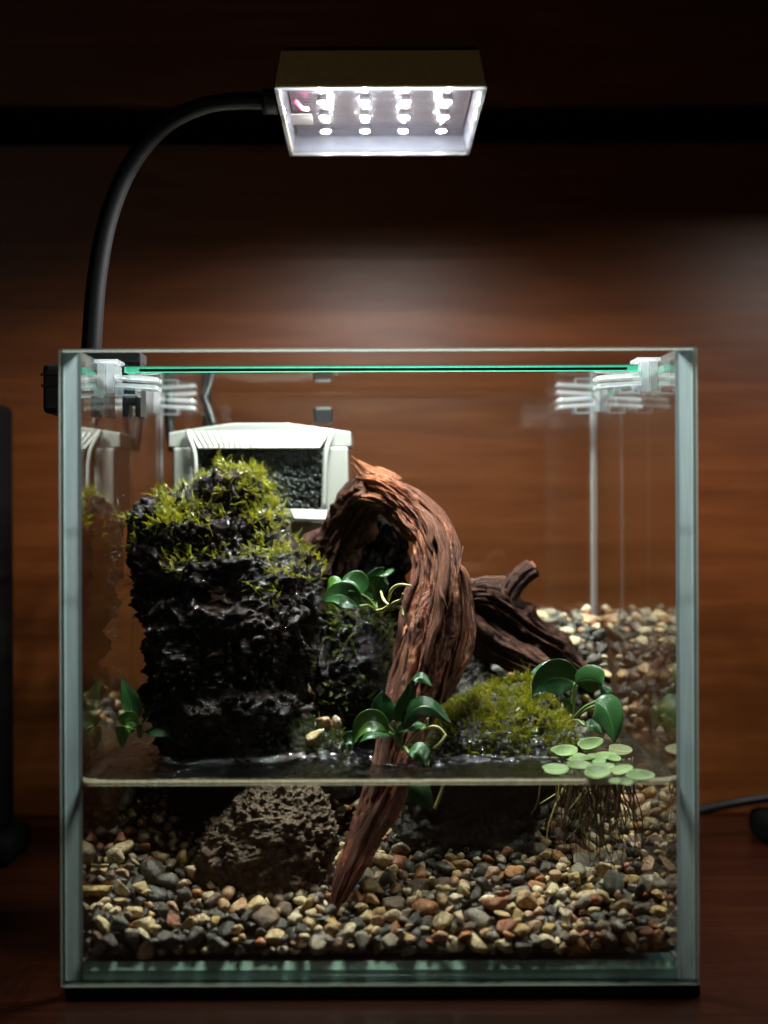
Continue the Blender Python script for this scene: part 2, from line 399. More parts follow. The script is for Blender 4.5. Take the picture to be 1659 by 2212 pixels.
def box_vf(x0, x1, y0, y1, z0, z1):
    v = [(x0, y0, z0), (x1, y0, z0), (x1, y1, z0), (x0, y1, z0), (x0, y0, z1), (x1, y0, z1), (x1, y1, z1), (x0, y1, z1)]
    f = [(0, 3, 2, 1), (4, 5, 6, 7), (0, 1, 5, 4), (1, 2, 6, 5), (2, 3, 7, 6), (3, 0, 4, 7)]   # bottom top front right back left
    return v, f
def box(name, lim, mat, parent=None, bev=0.0, **kw):
    v, f = box_vf(*lim)
    o = obj(name, v, f, mat, parent, **kw)
    if bev: bevel(o, bev)
    return o
def join_vf(parts):
    V, F = [], []
    for v, f in parts:
        n = len(V); V += [tuple(p) for p in v]; F += [tuple(i+n for i in q) for q in f]
    return V, F
def catmull(P, n):
    P = np.asarray(P, float); P2 = np.vstack([2*P[0]-P[1], P, 2*P[-1]-P[-2]])
    t = np.linspace(0, len(P)-1, n); k = np.minimum(t.astype(int), len(P)-2); u = (t-k)[:, None]
    a, b, c, d = P2[k], P2[k+1], P2[k+2], P2[k+3]
    return 0.5*(2*b+(c-a)*u+(2*a-5*b+4*c-d)*u**2+(3*b-a-3*c+d)*u**3)
def frames(C):
    T = np.gradient(C, axis=0); T /= np.linalg.norm(T, axis=1)[:, None]+1e-9
    ref = np.array([0, 1.0, 0]) if abs(T[0][1]) < 0.8 else np.array([1.0, 0, 0])
    A = []; a = ref
    for t in T:
        a = a - t*np.dot(a, t); a = a/(np.linalg.norm(a)+1e-9); A.append(a)
    A = np.array(A); B = np.cross(T, A)
    return T, A, B
def tube_vf(pts, rad, n_len=24, n_round=10, caps=True):
    C = catmull(pts, n_len)
    r = np.interp(np.linspace(0, 1, n_len), np.linspace(0, 1, len(rad)), rad) if hasattr(rad, '__len__') else np.full(n_len, rad)
    T, A, B = frames(C)
    th = np.linspace(0, 2*np.pi, n_round, endpoint=False)
    V = (C[:, None, :] + r[:, None, None]*(np.cos(th)[None, :, None]*A[:, None, :] + np.sin(th)[None, :, None]*B[:, None, :])).reshape(-1, 3)
    F = [(i*n_round+j, i*n_round+(j+1) % n_round, (i+1)*n_round+(j+1) % n_round, (i+1)*n_round+j) for i in range(n_len-1) for j in range(n_round)]
    V = V.tolist()
    if caps:
        F.append(tuple(reversed(range(n_round)))); F.append(tuple(range((n_len-1)*n_round, n_len*n_round)))
    return V, F
def tube(name, pts, rad, mat, parent=None, n_len=24, n_round=10, **kw):
    v, f = tube_vf(pts, rad, n_len, n_round)
    return obj(name, v, f, mat, parent, smooth=True, **kw)
def fb(p, o=4, H=0.9, lac=2.1): return mn.fractal(p, H, lac, o)

# ================================================================== SETTING
def struct(o): o['kind'] = 'structure'; return o
WALL_Y = 29.5
wl = struct(obj('wall', *box_vf(-70, 90, WALL_Y+1.2, WALL_Y+2.2, -6, 75), 'recess', base=(0, WALL_Y, -0.4)))
box('wood_panel', (-70, 90, WALL_Y, WALL_Y+1.1, -0.35, 33.05), 'wall_wood', wl, 0.05)
box('wood_panel', (-70, 90, WALL_Y, WALL_Y+1.1, 35.05, 74.5), 'wall_wood', wl, 0.05)
tb = struct(obj('table', *box_vf(-70, 90, -46, WALL_Y+1.05, -3.2, -0.4), 'table_wood'))

# ================================================================== TANK
mat_o = box('foam_mat', (-9.9, 10.05, 0.15, 20.0, -0.385, 0.0), 'black_rubber', base=(0, 10, -0.385))
bevel(mat_o, 0.06)
tag(mat_o, 'thin black foam mat lying under the glass tank', 'mat')

tank = thing('glass_tank', (0, 10, 0.02), 'square rimless glass tank holding water, gravel and plants', 'tank')
def pane(name, lim, mat, edge, edge_faces, bev=0.05, parent=tank):
    # faces: bottom top front right back left
    v, f = box_vf(*lim)
    fm = [1 if i in edge_faces else 0 for i in range(6)]
    o = obj(name, v, f, None, parent, mats=[mat, edge], fmat=fm)
    m = o.modifiers.new('bevel', 'BEVEL'); m.width = bev*CM; m.segments = 1; m.limit_method = 'ANGLE'; m.material = 1
    return o
# faces: 0 bottom 1 top 2 front 3 right 4 back 5 left
pane('front_pane', (-10, 10, 0, 0.58, 0.02, 20), 'glass', 'edge_top', (0, 1, 3, 5), 0.045)
obj('back_pane', *box_vf(-10, 10, 19.42, 20, 0.02, 19.98), None, tank, mats=['glass', 'edge_top'], fmat=[0, 1, 0, 0, 0, 0])
def side_pane(s):
    c = 0.09; pl = [(s*10, 19.40), (s*10, 0.60+c), (s*(10-c), 0.60), (s*(9.42+c), 0.60), (s*9.42, 0.60+c), (s*9.42, 19.40)]
    V = [(x, y, 0.02) for x, y in pl]+[(x, y, 19.98) for x, y in pl]
    F = [tuple(reversed(range(6))), tuple(range(6, 12))]+[(i, (i+1) % 6, 6+(i+1) % 6, 6+i) for i in range(6)]
    if s > 0: F = [tuple(reversed(q)) for q in F]
    obj('side_pane', V, F, None, tank, mats=['side_glass', 'edge'], fmat=[1, 1, 0, 1, 1, 1, 0, 0])
side_pane(-1); side_pane(1)
V, F = [], []
for x in (-9.40, 9.40):
    V += [(x, 19.40, 0.02), (x, 0.66, 0.02), (x, 0.60, 0.08), (x, 0.60, 0.38), (x, 0.82, 0.60), (x, 19.40, 0.60)]
F = [tuple(range(6)), tuple(reversed(range(6, 12)))]+[((i+1) % 6, i, 6+i, 6+(i+1) % 6) for i in range(6)]
obj('bottom_pane', V, F, None, tank, mats=['glass', 'edge_bottom', 'edge_chamfer'], fmat=[1, 1, 1, 1, 1, 2, 0, 1])
for sx in (-1, 1):   # silicone seams in the back corners and along the floor
    tube('silicone_seam', [(sx*9.36, 19.36, 0.7), (sx*9.36, 19.36, 10), (sx*9.36, 19.36, 19.2)], 0.075, 'silicone', tank, 6, 8)
    tube('silicone_seam', [(sx*9.38, 0.72, 0.66), (sx*9.38, 10, 0.66), (sx*9.38, 19.3, 0.66)], 0.08, 'silicone', tank, 4, 6)

# lid on four plastic clips
lid = thing('cover_glass', (0.1, 12, 19.6), 'clear glass lid with a green edge resting on four plastic clips', 'lid')
v, f = box_vf(-8.72, 9.0, 5.05, 18.7, 19.66, 19.90)
o = obj('lid_pane', v, f, None, lid, mats=['lid_glass', 'edge_lid'], fmat=[0, 0, 1, 1, 0, 1])
m = o.modifiers.new('bevel', 'BEVEL'); m.width = 0.04*CM; m.segments = 2; m.limit_method = 'ANGLE'
obj('edge_core', *box_vf(-8.2, 8.6, 5.035, 5.05, 19.70, 19.80), 'edge_lid_dark', lid)

def rounded_flap(x0, x1, y0, y1, z0, z1):
    """plate whose free end (x1 side) is rounded in plan and drooping a little"""
    n = 7; r = abs(y1-y0)/2; sgn = 1 if x1 > x0 else -1; rr = min(r, 0.28)
    pts = [(x0, y0), (x1-sgn*rr, y0)]
    pts += [(x1-sgn*rr+sgn*rr*math.sin(a), y0+rr-rr*math.cos(a)) for a in np.linspace(0.3, math.pi/2, 4)]
    pts += [(x1-sgn*rr+sgn*rr*math.cos(a), y1-rr+rr*math.sin(a)) for a in np.linspace(0, math.pi/2-0.3, 4)]
    pts += [(x1-sgn*rr, y1), (x0, y1)]
    k = len(pts)
    dr = lambda x: -0.10*max(0, (abs(x-x0)/abs(x1-x0)))**2
    V = [(x, y, z0+dr(x)) for x, y in pts]+[(x, y, z1+dr(x)) for x, y in pts]
    F = [tuple(reversed(range(k))), tuple(range(k, 2*k))]+[(i, (i+1) % k, k+(i+1) % k, k+i) for i in range(k)]
    return V, F
def lid_clip(side, y, label):
    s = side; xp = s*9.40                      # inner face of the side pane
    c = thing('lid_clip', (xp, y, 19.0), label, 'clip', 'plastic clips carrying the lid')
    lim = lambda a, b, *r: (min(s*a, s*b), max(s*a, s*b), *r)
    parts = []
    bevel(obj('upright', *box_vf(*lim(9.40, 9.12, y, y+1.7, 18.98, 20.04)), 'clip', c), 0.04)
    bevel(obj('hook', *join_vf([box_vf(*lim(10.16, 9.0, y+0.1, y+1.6, 20.06, 20.18)), box_vf(*lim(10.16, 10.04, y+0.1, y+1.6, 19.2, 20.055))]), 'clip', c), 0.03)
    bevel(obj('flap', *rounded_flap(s*9.11, s*7.62, y+0.05, y+1.5, 19.50, 19.64), 'clip', c), 0.03)
    bevel(obj('flap', *rounded_flap(s*9.11, s*7.62, y-0.15, y+1.4, 19.20, 19.34), 'clip', c), 0.03)
    bevel(obj('foot_block', *join_vf([box_vf(*lim(9.11, 9.0, y+0.05, y+1.4, 18.90, 19.19)), box_vf(*lim(9.0, 8.35, y+0.1, y+1.2, 18.90, 18.97)), box_vf(*lim(8.42, 8.35, y+0.1, y+1.2, 18.975, 19.18))]), 'clip', c), 0.03)
    return c
lid_clip(-1, 5.35, 'frosted clip at the front left corner, beside the black lamp clamp')
lid_clip(1, 5.35, 'frosted clip at the front right corner of the lid')
lid_clip(-1, 17.2, 'blurred white clip at the back left corner above the white filter')
lid_clip(1, 17.2, 'blurred white clip at the back right corner above the corner seam')

# ================================================================== LAMP
LX, LY, LZ = 0.2, 9.9, 29.35
lamp = thing('clamp_lamp', (-10.6, 8.0, 18.2), 'square LED lamp on a black gooseneck clamped to the tank side', 'lamp')
def frus(x0, x1, y0, y1, z0, z1, t):
    v, f = box_vf(x0, x1, y0, y1, z0, z1)
    v = [(x+(t if x < (x0+x1)/2 else -t)*(z > (z0+z1)/2), y+(t if y < (y0+y1)/2 else -t)*(z > (z0+z1)/2), z) for x, y, z in v]
    return v, f
hx0, hx1, hy0, hy1 = -3.5, 3.78, 4.75, 15.05
# housing: a shallow tray open below
vo, fo = frus(hx0, hx1, hy0, hy1, 29.42, 30.75, 0.22)
bt = frus(hx0+0.14, hx1-0.14, hy0+0.14, hy1-0.14, 29.42, 30.35, 0.22)[0]
V = list(vo)+list(bt)
F = [(4, 5, 6, 7), (0, 1, 5, 4), (1, 2, 6, 5), (2, 3, 7, 6), (3, 0, 4, 7), (12, 15, 14, 13),
     (8, 12, 13, 9), (9, 13, 14, 10), (10, 14, 15, 11), (11, 15, 12, 8),
     (0, 8, 9, 1), (1, 9, 10, 2), (2, 10, 11, 3), (3, 11, 8, 0)]
o = obj('housing', V, F, None, lamp, mats=['gold', 'liner'], fmat=[0]*5+[1]*5+[0]*4); bevel(o, 0.10, 3, 50)
box('back_cap', (hx0+0.3, hx1-0.3, hy0+0.3, hy1-0.3, 30.76, 30.90), 'black_plastic', lamp, 0.05)
for sx in (hx0-0.02, hx1-0.07):   # dark end trims of the housing
    pass
# foil-lined board
bx0, bx1, by0, by1 = hx0+0.34, hx1-0.34, hy0+0.34, hy1-0.34
nx, ny = 60, 84
X, Y = np.meshgrid(np.linspace(bx0, bx1, nx), np.linspace(by0, by1, ny))
Z = np.array([[30.02 + 0.012*fb(Vector((x*0.9, y*1.9, 3.1)), 4) for x, y in zip(rx, ry)] for rx, ry in zip(X, Y)])
Vb = np.stack([X, Y, Z], -1).reshape(-1, 3)
Fb = [(i*nx+j, (i+1)*nx+j, (i+1)*nx+j+1, i*nx+j+1) for i in range(ny-1) for j in range(nx-1)]
board = obj('foil_board', Vb, Fb, 'foil', lamp, True)
led0 = None
th = np.linspace(0, 2*np.pi, 12, endpoint=False)
for ci, x in enumerate((-1.98, -0.43, 1.08, 2.60)):
    for ri, y in enumerate((6.3, 8.6, 10.9, 13.2)):
        if led0 is None:
            r = 0.165
            Vl = [(x+r*math.cos(a), y+r*math.sin(a), 29.86) for a in th]+[(x+r*0.7*math.cos(a), y+r*0.7*math.sin(a), 29.835) for a in th]+[(x, y, 29.825)]
            Fl = [(i, (i+1) % 12, 12+(i+1) % 12, 12+i) for i in range(12)]+[(12+(i+1) % 12, 24, 12+i) for i in range(12)]
            Fl = [tuple(reversed(q)) for q in Fl]
            led0 = obj('led', Vl, Fl, 'led', board); lx0, ly0 = x, y
            Vp = [(x+r*1.15*math.cos(a), y+r*1.15*math.sin(a), z) for z in (30.06, 29.863) for a in th]
            Fp = [(i, (i+1) % 12, 12+(i+1) % 12, 12+i) for i in range(12)]+[tuple(range(12, 24))]
            ped0 = obj('led_package', Vp, Fp, 'liner', board)
        else:
            o = led0.copy(); col.objects.link(o); o.parent = board
            o.location = ((x-lx0)*CM, (y-ly0)*CM, 0)
            o = ped0.copy(); col.objects.link(o); o.parent = board; o.location = ((x-lx0)*CM, (y-ly0)*CM, 0)
# clear cover: walls and window
wv = []
t = 0.13; cz0, cz1 = 29.30, 29.415
box('cover_window', (hx0+t+.02, hx1-t-.02, hy0+t+.02, hy1-t-.02, 29.33, 29.36), 'cover', lamp)
fr = join_vf([box_vf(hx0, hx1, hy0, hy0+t, cz0, cz1), box_vf(hx0, hx1, hy1-t, hy1, cz0, cz1),
              box_vf(hx0, hx0+t, hy0+t+.005, hy1-t-.005, cz0, cz1), box_vf(hx1-t, hx1, hy0+t+.005, hy1-t-.005, cz0, cz1)])
bevel(obj('cover_rim', *fr, 'cover_edge', lamp), 0.02)
box('sticker', (hx0+0.25, hx0+1.05, 10.6, 12.2, 29.90, 29.93), 'sticker', lamp)
tube('wire', [(-2.95, 8.0, 29.75), (-2.75, 8.5, 29.62), (-2.55, 9.0, 29.72)], 0.09, 'pink', lamp, 8, 8)
# gooseneck
G = [(-10.45, 8.20, 20.16), (-10.40, 8.20, 21.00), (-10.21, 8.25, 23.37), (-9.79, 8.30, 25.57), (-9.01, 8.35, 27.47), (-7.80, 8.40, 28.94), (-6.36, 8.40, 29.68), (-5.00, 8.40, 29.87), (-3.89, 8.40, 29.84)]
tube('gooseneck', G, [0.38, 0.37, 0.35, 0.33, 0.315, 0.31], 'goose', lamp, 70, 16)
tube('socket', [(-4.16, 8.40, 29.84), (-3.82, 8.40, 29.84), (-3.58, 8.40, 29.82)], 0.46, 'black_plastic', lamp, 4, 18)
# clamp over the left pane
v, f = box_vf(-12.0, -10.06, 7.2, 9.2, 18.4, 20.2)
cl = obj('clamp', v, f, 'black_plastic', lamp); bevel(cl, 0.2, 3)
box('clamp_bridge', (-11.2, -8.5, 7.4, 9.0, 20.24, 20.62), 'black_plastic', lamp, 0.06)
for a, b in ((-9.18, -9.0), (-8.72, -8.52)):
    box('jaw', (a, b, 7.5, 8.9, 18.30, 20.235), 'black_plastic', lamp, 0.03)
box('jaw', (-8.995, -8.725, 7.5, 8.9, 18.75, 20.235), 'black_plastic', lamp, 0.02)
for z in (19.35, 19.75):
    box('rib', (-12.04, -10.8, 7.15, 7.195, z, z+0.1), 'goose', cl, 0.01)

# ================================================================== FILTER
fl = thing('internal_filter', (-4.8, 16, 12.8), 'white internal filter with black media behind moss rock', 'filter')
XL, XR, YF, YB = -8.45, -1.05, 14.3, 18.3
def prism_y(poly, y0, y1):
    k = len(poly); V = [(x, y0, z) for x, z in poly]+[(x, y1, z) for x, z in poly]
    F = [tuple(range(k)), tuple(reversed(range(k, 2*k)))]+[(i, k+i, k+(i+1) % k, (i+1) % k) for i in range(k)]
    return V, F
# body: back wall, side walls, floor
bevel(obj('body', *join_vf([box_vf(XL+.15, XR-.15, YB-.2, YB, 14.6, 17.9), box_vf(XL+.15, XL+.35, YF+.6, YB-.205, 14.6, 17.45), box_vf(XR-.35, XR-.15, YF+.6, YB-.205, 14.6, 17.45), box_vf(XL+.36, XR-.36, YF+.3, YB-.21, 14.6, 14.95)]), 'white_plastic', fl), 0.05)
# cap with slanting shoulders
capp = [(XL, 17.45), (XR, 17.45), (XR, 18.05), (XR-1.5, 18.28), (XR-2.6, 18.42), (XL+2.6, 18.42), (XL+1.5, 18.28), (XL, 18.05)]
bevel(obj('cap', *prism_y(capp, YF+0.45, YB+0.1), 'white_plastic', fl), 0.06)
hood = [(XL+0.85, 18.1), (XR-0.85, 18.1), (XR-1.25, 17.4), (XL+1.3, 17.4)]
V = [(x, YF+.4, z) for x, z in hood[:2]]+[(x, YF-.25, z) for x, z in hood[2:]]
V += [(x, y+.12, z-.06) for x, y, z in V]
hd = obj('hood', V, [(0, 3, 2, 1), (4, 5, 6, 7), (0, 1, 5, 4), (1, 2, 6, 5), (2, 3, 7, 6), (3, 0, 4, 7)], 'white_plastic', fl)
for i in range(22):      # ridges of the hood
    u = (i+.5)/22
    xa = XL+0.95+u*(XR-XL-1.9); xb = XL+1.4+u*(XR-XL-2.75)
    tube('ridge', [(xa, YF+.38, 18.10), ((xa+xb)/2, YF+.07, 17.78), (xb, YF-.22, 17.46)], 0.035, 'white_plastic', hd, 3, 5)
# curved frames beside the window
for xs in ([XL+0.78, XL+0.92, XL+1.12, XL+1.18, XL+1.18], [XR-0.75, XR-0.85, XR-1.0, XR-1.06, XR-1.1]):
    zz = [18.1, 17.75, 17.2, 16.2, 14.9]; yy = [YF+.3, YF+.0, YF-.2, YF-.25, YF-.25]
    tube('frame', list(zip(xs, yy, zz)), 0.10, 'white_plastic', fl, 20, 8)
for xa, xb in ((XL+.2, XL+1.05), (XR-1.05, XR-.12)):
    V, F = box_vf(xa, xb, YF+.2, YF+.55, 14.7, 17.44)
    bevel(obj('column', V, F, 'white_plastic', fl), 0.12, 3)
box('window', (XL+1.1, XR-1.08, YF+.12, YF+.18, 15.0, 17.40), 'glass', fl)
# black media grains behind the window (too many to count)
GV, GF = [], []
ico = None
import bmesh
def ico_vf(sub, r=1.0):
    bm = bmesh.new(); bmesh.ops.create_icosphere(bm, subdivisions=sub, radius=r)
    V = np.array([q.co[:] for q in bm.verts]); F = [tuple(x.index for x in q.verts) for q in bm.faces]; bm.free()
    return V, F
iv1, if1 = ico_vf(1); iv2, if2 = ico_vf(2); iv3, if3 = ico_vf(3)
rng = np.random.default_rng(3)
n = 0
for i in range(1500):
    p = np.array([rng.uniform(XL+1.15, XR-1.1), YF+.28+abs(rng.normal(0, .12)), rng.uniform(15.0, 17.3)])
    s = np.full(3, rng.uniform(.07, .105))
    GV.append(iv1*s+p); GF += [tuple(k+n for k in q) for q in if1]; n += len(iv1)
tag(obj('filter_media', np.vstack(GV), GF, 'media', fl, True), kind='stuff')
box('media_back', (XL+1.1, XR-1.07, YF+.56, YF+.7, 14.96, 17.43), 'media', fl)
# outflow lip and spout
lip = [(-3.5, YF-.3, 14.95), (-2.0, YF-.3, 14.9), (-2.05, YF-.9, 14.55), (-3.3, YF-.9, 14.6)]
V = lip+[(x, y+.05, z-.15) for x, y, z in lip]
bevel(obj('outflow_lip', V, [(0, 3, 2, 1), (4, 5, 6, 7), (0, 1, 5, 4), (1, 2, 6, 5), (2, 3, 7, 6), (3, 0, 4, 7)], 'white_plastic', fl), 0.04)
sp = [(-3.7, 14.5), (-2.15, 14.4), (-2.7, 12.5), (-3.5, 12.3)]
V, F = prism_y(list(reversed(sp)), YF-.35, YF+.5)
bevel(obj('spout', V, F, 'cream_plastic', fl), 0.1, 3)
box('lower_body', (XL+.5, XR-.45, YF+.6, YB-.3, 12.8, 14.58), 'white_plastic', fl, 0.15)
V, F = box_vf(-2.62, -1.82, YF+1.6, YF+2.3, 18.44, 19.15)
bevel(obj('flow_knob', V, F, 'black_plastic', fl), 0.14, 3)
tube('power_cord', [(-6.88, 17.40, 18.46), (-7.13, 17.60, 19.21), (-7.41, 18.00, 19.87), (-7.42, 18.80, 20.48), (-7.30, 19.60, 20.83), (-7.28, 20.60, 20.79), (-7.47, 21.30, 20.06), (-7.75, 21.60, 17.80)], 0.16, 'black_plastic', fl, 50, 8)
tube('power_cord', [(-8.6, 17.6, 17.4), (-8.75, 17.6, 18.4), (-8.8, 17.8, 19.3), (-8.75, 18.0, 20.0)], 0.2, 'black_plastic', fl, 16, 8)

# ================================================================== LOFTED ROCKS AND WOOD
def loft(sections, nu, nv, disp, cap=True):
    """sections: rows of (cx, cy, z, rx, ry) from bottom to top; disp(p, n, u, v) -> offset along n"""
    S = np.asarray(sections, float)
    zs = S[:, 2]; t = np.linspace(0, 1, nv); key = np.linspace(0, 1, len(S))
    R = np.stack([np.interp(t, key, S[:, k]) for k in range(5)], 1)
    ker = np.ones(7)/7
    for k in (0, 1, 3, 4):
        pad = np.pad(R[:, k], 3, 'edge'); R[:, k] = np.convolve(pad, ker, 'valid')
    th = np.linspace(0, 2*np.pi, nu, endpoint=False)
    c, s = np.cos(th), np.sin(th)
    e = 0.80
    cx = np.sign(c)*np.abs(c)**e; sy = np.sign(s)*np.abs(s)**e
    V = np.stack([R[:, 0][:, None]+R[:, 3][:, None]*cx, R[:, 1][:, None]+R[:, 4][:, None]*sy, np.repeat(R[:, 2][:, None], nu, 1)], -1)
    V = grid_disp(V, disp)
    F = [(i*nu+j, i*nu+(j+1) % nu, (i+1)*nu+(j+1) % nu, (i+1)*nu+j) for i in range(nv-1) for j in range(nu)]
    V = V.reshape(-1, 3)
    top = V[-nu:].mean(0); bot = V[:nu].mean(0); k = len(V)
    V = np.vstack([V, bot, top])
    F += [((j+1) % nu, j, k) for j in range(nu)]+[((nv-1)*nu+j, (nv-1)*nu+(j+1) % nu, k+1) for j in range(nu)]
    return V, F
def grid_disp(V, disp):
    du = np.roll(V, -1, 1)-np.roll(V, 1, 1); dv = np.gradient(V, axis=0)
    n = np.cross(du, dv); n /= np.linalg.norm(n, axis=2)[:, :, None]+1e-9
    out = V.copy()
    for i in range(V.shape[0]):
        for j in range(V.shape[1]):
            out[i, j] += n[i, j]*disp(V[i, j], n[i, j], j/V.shape[1], i/V.shape[0])
    return out
def lava_disp(seed, a1=0.45, a2=0.22, a3=0.10, pits=0.12, ledge=0.0):
    o = Vector((seed*3.7, seed*1.3, seed*2.1))
    def d(p, n, u, v):
        q = Vector(p)+o
        s = a1*fb(q*0.35, 4)+a2*(mn.ridged_multi_fractal(q*0.9, 1.0, 2.1, 4, 1.0, 2.0)-1.0)*0.5 + a3*fb(q*3.0, 3)
        s += 0.5*a3*mn.noise(q*7.5)+0.3*a3*mn.noise(q*15)
        vd = mn.voronoi(q*2.6)[0]
        s -= pits*max(0.0, 0.55-vd[0])*2
        s -= pits*0.5*max(0.0, 0.5-mn.voronoi(q*5.5)[0][0])*2
        va = mn.voronoi(q*0.75+Vector((fb(q*.8, 2)*.5, 0, 0)))[0]; s += a2*0.9*(min(.7, va[1]-va[0])-.25)
        vb = mn.voronoi(q*1.9)[0]; s += a2*0.38*(min(.7, vb[1]-vb[0])-.25)
        if ledge: s += ledge*(abs(((p[2]*0.62+0.25*fb(q*0.5, 2)) % 1.0)-0.5)*2-0.5)
        return s
    return d
def wood_tube(path, radii, n_len, n_round, seed, groove=0.28, fine=0.06, flat=None, twist=0.8, knots=(), end_rag=0.0):
    C = catmull(path, n_len)
    # gentle wobble
    r = catmull(np.array(radii, float)[:, None] if np.ndim(radii) == 1 else np.array(radii, float), n_len)
    if r.shape[1] == 1: r = np.repeat(r, 2, 1)
    T, A, B = frames(C)
    s = np.concatenate([[0], np.cumsum(np.linalg.norm(np.diff(C, axis=0), axis=1))])
    th = np.linspace(0, 2*np.pi, n_round, endpoint=False)
    V = np.zeros((n_len, n_round, 3)); UV = np.zeros((n_len, n_round, 2))
    for i in range(n_len):
        for j in range(n_round):
            a = th[j]; at = a+twist*s[i]*0.08
            k = Vector((math.cos(at)*2.3, math.sin(at)*2.3, s[i]*0.16+seed*5.1))
            k2 = Vector((math.cos(at)*6.5, math.sin(at)*6.5, s[i]*0.33+seed*2.2))
            k3 = Vector((math.cos(at)*15, math.sin(at)*15, s[i]*1.4+seed))
            big = mn.fractal(Vector((math.cos(a)*0.8, math.sin(a)*0.8, s[i]*0.45+seed*9.7)), 1.0, 2.0, 3)
            g = 1-abs(mn.noise(k))*2.2
            g2 = 1-abs(mn.noise(k2))*2
            k4 = Vector((math.cos(at)*3.4, math.sin(at)*3.4, s[i]*0.42+seed*3.3))
            chip = max(0, 1-abs(mn.noise(k4))*3.0)**2
            kk = k4*3.1
            off = 0.22*big - 0.15*chip + 0.05*mn.noise(kk) + 0.05*abs(mn.noise(Vector((math.cos(at)*9, math.sin(at)*9, s[i]*0.9+seed)))) - groove*max(0, g)**2.2 - groove*0.42*max(0, g2)**2 + fine*fb(k3, 3)
            rr = 1+off
            if end_rag and s[i] > s[-1]-0.9: rr *= 1-0.5*max(0, mn.noise(Vector((math.cos(at)*3, math.sin(at)*3, seed)))+0.2)*(s[i]-s[-1]+0.9)/0.9
            for (ks, ka, kr, kh) in knots:
                da = (a-ka+math.pi) % (2*math.pi)-math.pi
                rr += kh*math.exp(-((s[i]/s[-1]-ks)/kr)**2-(da/0.45)**2)
            sh = end_rag*0.9*mn.noise(Vector((math.cos(a)*2.2, math.sin(a)*2.2, seed+3)))*max(0, (s[i]-s[-1]+1.5)/1.5) if end_rag else 0
            V[i, j] = C[i]+T[i]*sh+rr*(r[i, 0]*math.cos(a)*A[i]+r[i, 1]*math.sin(a)*B[i])
            UV[i, j] = (j/n_round, s[i]/12.0)
    Vv = V.reshape(-1, 3); n = n_round
    F = [(i*n+j, i*n+(j+1) % n, (i+1)*n+(j+1) % n, (i+1)*n+j) for i in range(n_len-1) for j in range(n)]
    k = len(Vv); Vv = np.vstack([Vv, V[0].mean(0), V[-1].mean(0)-T[-1]*0.25])
    F += [((j+1) % n, j, k) for j in range(n)]+[((n_len-1)*n+j, (n_len-1)*n+(j+1) % n, k+1) for j in range(n)]
    UVv = np.vstack([UV.reshape(-1, 2), [[0.5, 0]], [[0.5, s[-1]/12]]])
    return Vv, F, UVv

# ------------------------------------------------------------------ gravel
WATER = 6.3
YS = [0.6, 2.5, 4, 6, 8, 10, 12, 14, 16, 19.4]
HX = [-9.4, -6.0, -2.5, 0.5, 4.0, 7.0, 9.4]
HH = np.array([
    [1.25, 2.5, 3.2, 4.0, 4.7, 5.2, 5.4, 5.5, 5.6, 5.8],
    [1.15, 2.0, 2.3, 2.6, 3.2, 4.2, 5.0, 6.5, 8.0, 9.0],
    [1.10, 1.9, 2.2, 2.6, 3.2, 4.2, 5.2, 8.0, 12.6, 13.3],
    [1.10, 1.9, 2.3, 2.8, 3.4, 4.4, 5.4, 8.0, 11.2, 11.8],
    [1.15, 2.1, 2.5, 2.9, 3.4, 4.4, 5.4, 7.0, 9.4, 10.4],
    [1.20, 2.2, 2.6, 2.8, 3.0, 3.6, 6.0, 8.7, 9.7, 10.5],
    [1.25, 2.4, 2.9, 3.1, 3.3, 3.8, 6.2, 8.6, 9.8, 10.7]])
def hgt(x, y):
    a = [np.interp(y, YS, row) for row in HH]
    return float(np.interp(x, HX, a))
bed = thing('gravel_bed', (0, 10, 0.66), 'bed of mixed cream, brown and dark grey pebbles filling the tank floor', 'gravel')
nx, ny = 60, 60
X, Y = np.meshgrid(np.linspace(-9.3, 9.3, nx), np.linspace(1.35, 19.3, ny))
Zt = np.array([[hgt(x, y)-0.33 for x, y in zip(a, b)] for a, b in zip(X, Y)])
Vt = np.stack([X, Y, Zt], -1).reshape(-1, 3); Vb = np.stack([X, Y, np.full_like(X, 0.68)], -1).reshape(-1, 3)
k = nx*ny
F = [(i*nx+j, i*nx+j+1, (i+1)*nx+j+1, (i+1)*nx+j) for i in range(ny-1) for j in range(nx-1)]
ring = list(range(nx))+[i*nx+nx-1 for i in range(1, ny)]+[(ny-1)*nx+j for j in range(nx-2, -1, -1)]+[i*nx for i in range(ny-2, 0, -1)]
F += [(ring[i], k+ring[i], k+ring[(i+1) % len(ring)], ring[(i+1) % len(ring)]) for i in range(len(ring))]
tag(obj('sand_fill', np.vstack([Vt, Vb]), F, 'substrate', bed, True), kind='stuff')

# pebble shapes
def pebble_shape(k, V):
    r = np.random.default_rng(100+k)
    sc = np.array([1.0, r.uniform(.62, .9), r.uniform(.45, .75)])
    out = []
    pw = r.uniform(2.2, 3.4)
    planes = [(Vector(r.normal(size=3)).normalized(), r.uniform(.48, .82)) for _ in range(r.integers(5, 11))]
    for p in V:
        q = Vector(p).normalized()
        f = 1+0.26*mn.noise(q*1.3+Vector((k*3.1, 0, 0)))+0.16*mn.noise(q*2.6+Vector((0, k*2.1, 0)))+0.05*mn.noise(q*6)
        w = q*f
        for n_, d_ in planes:
            e = w.dot(n_)-d_
            if e > 0: w = w-n_*e*0.93
        out.append([w.x*sc[0], w.y*sc[1], w.z*sc[2]])
    return np.array(out)
NS = 14
PSH3 = [pebble_shape(k, iv3) for k in range(NS)]; PSH2 = [pebble_shape(k, iv2) for k in range(NS)]
PME = []
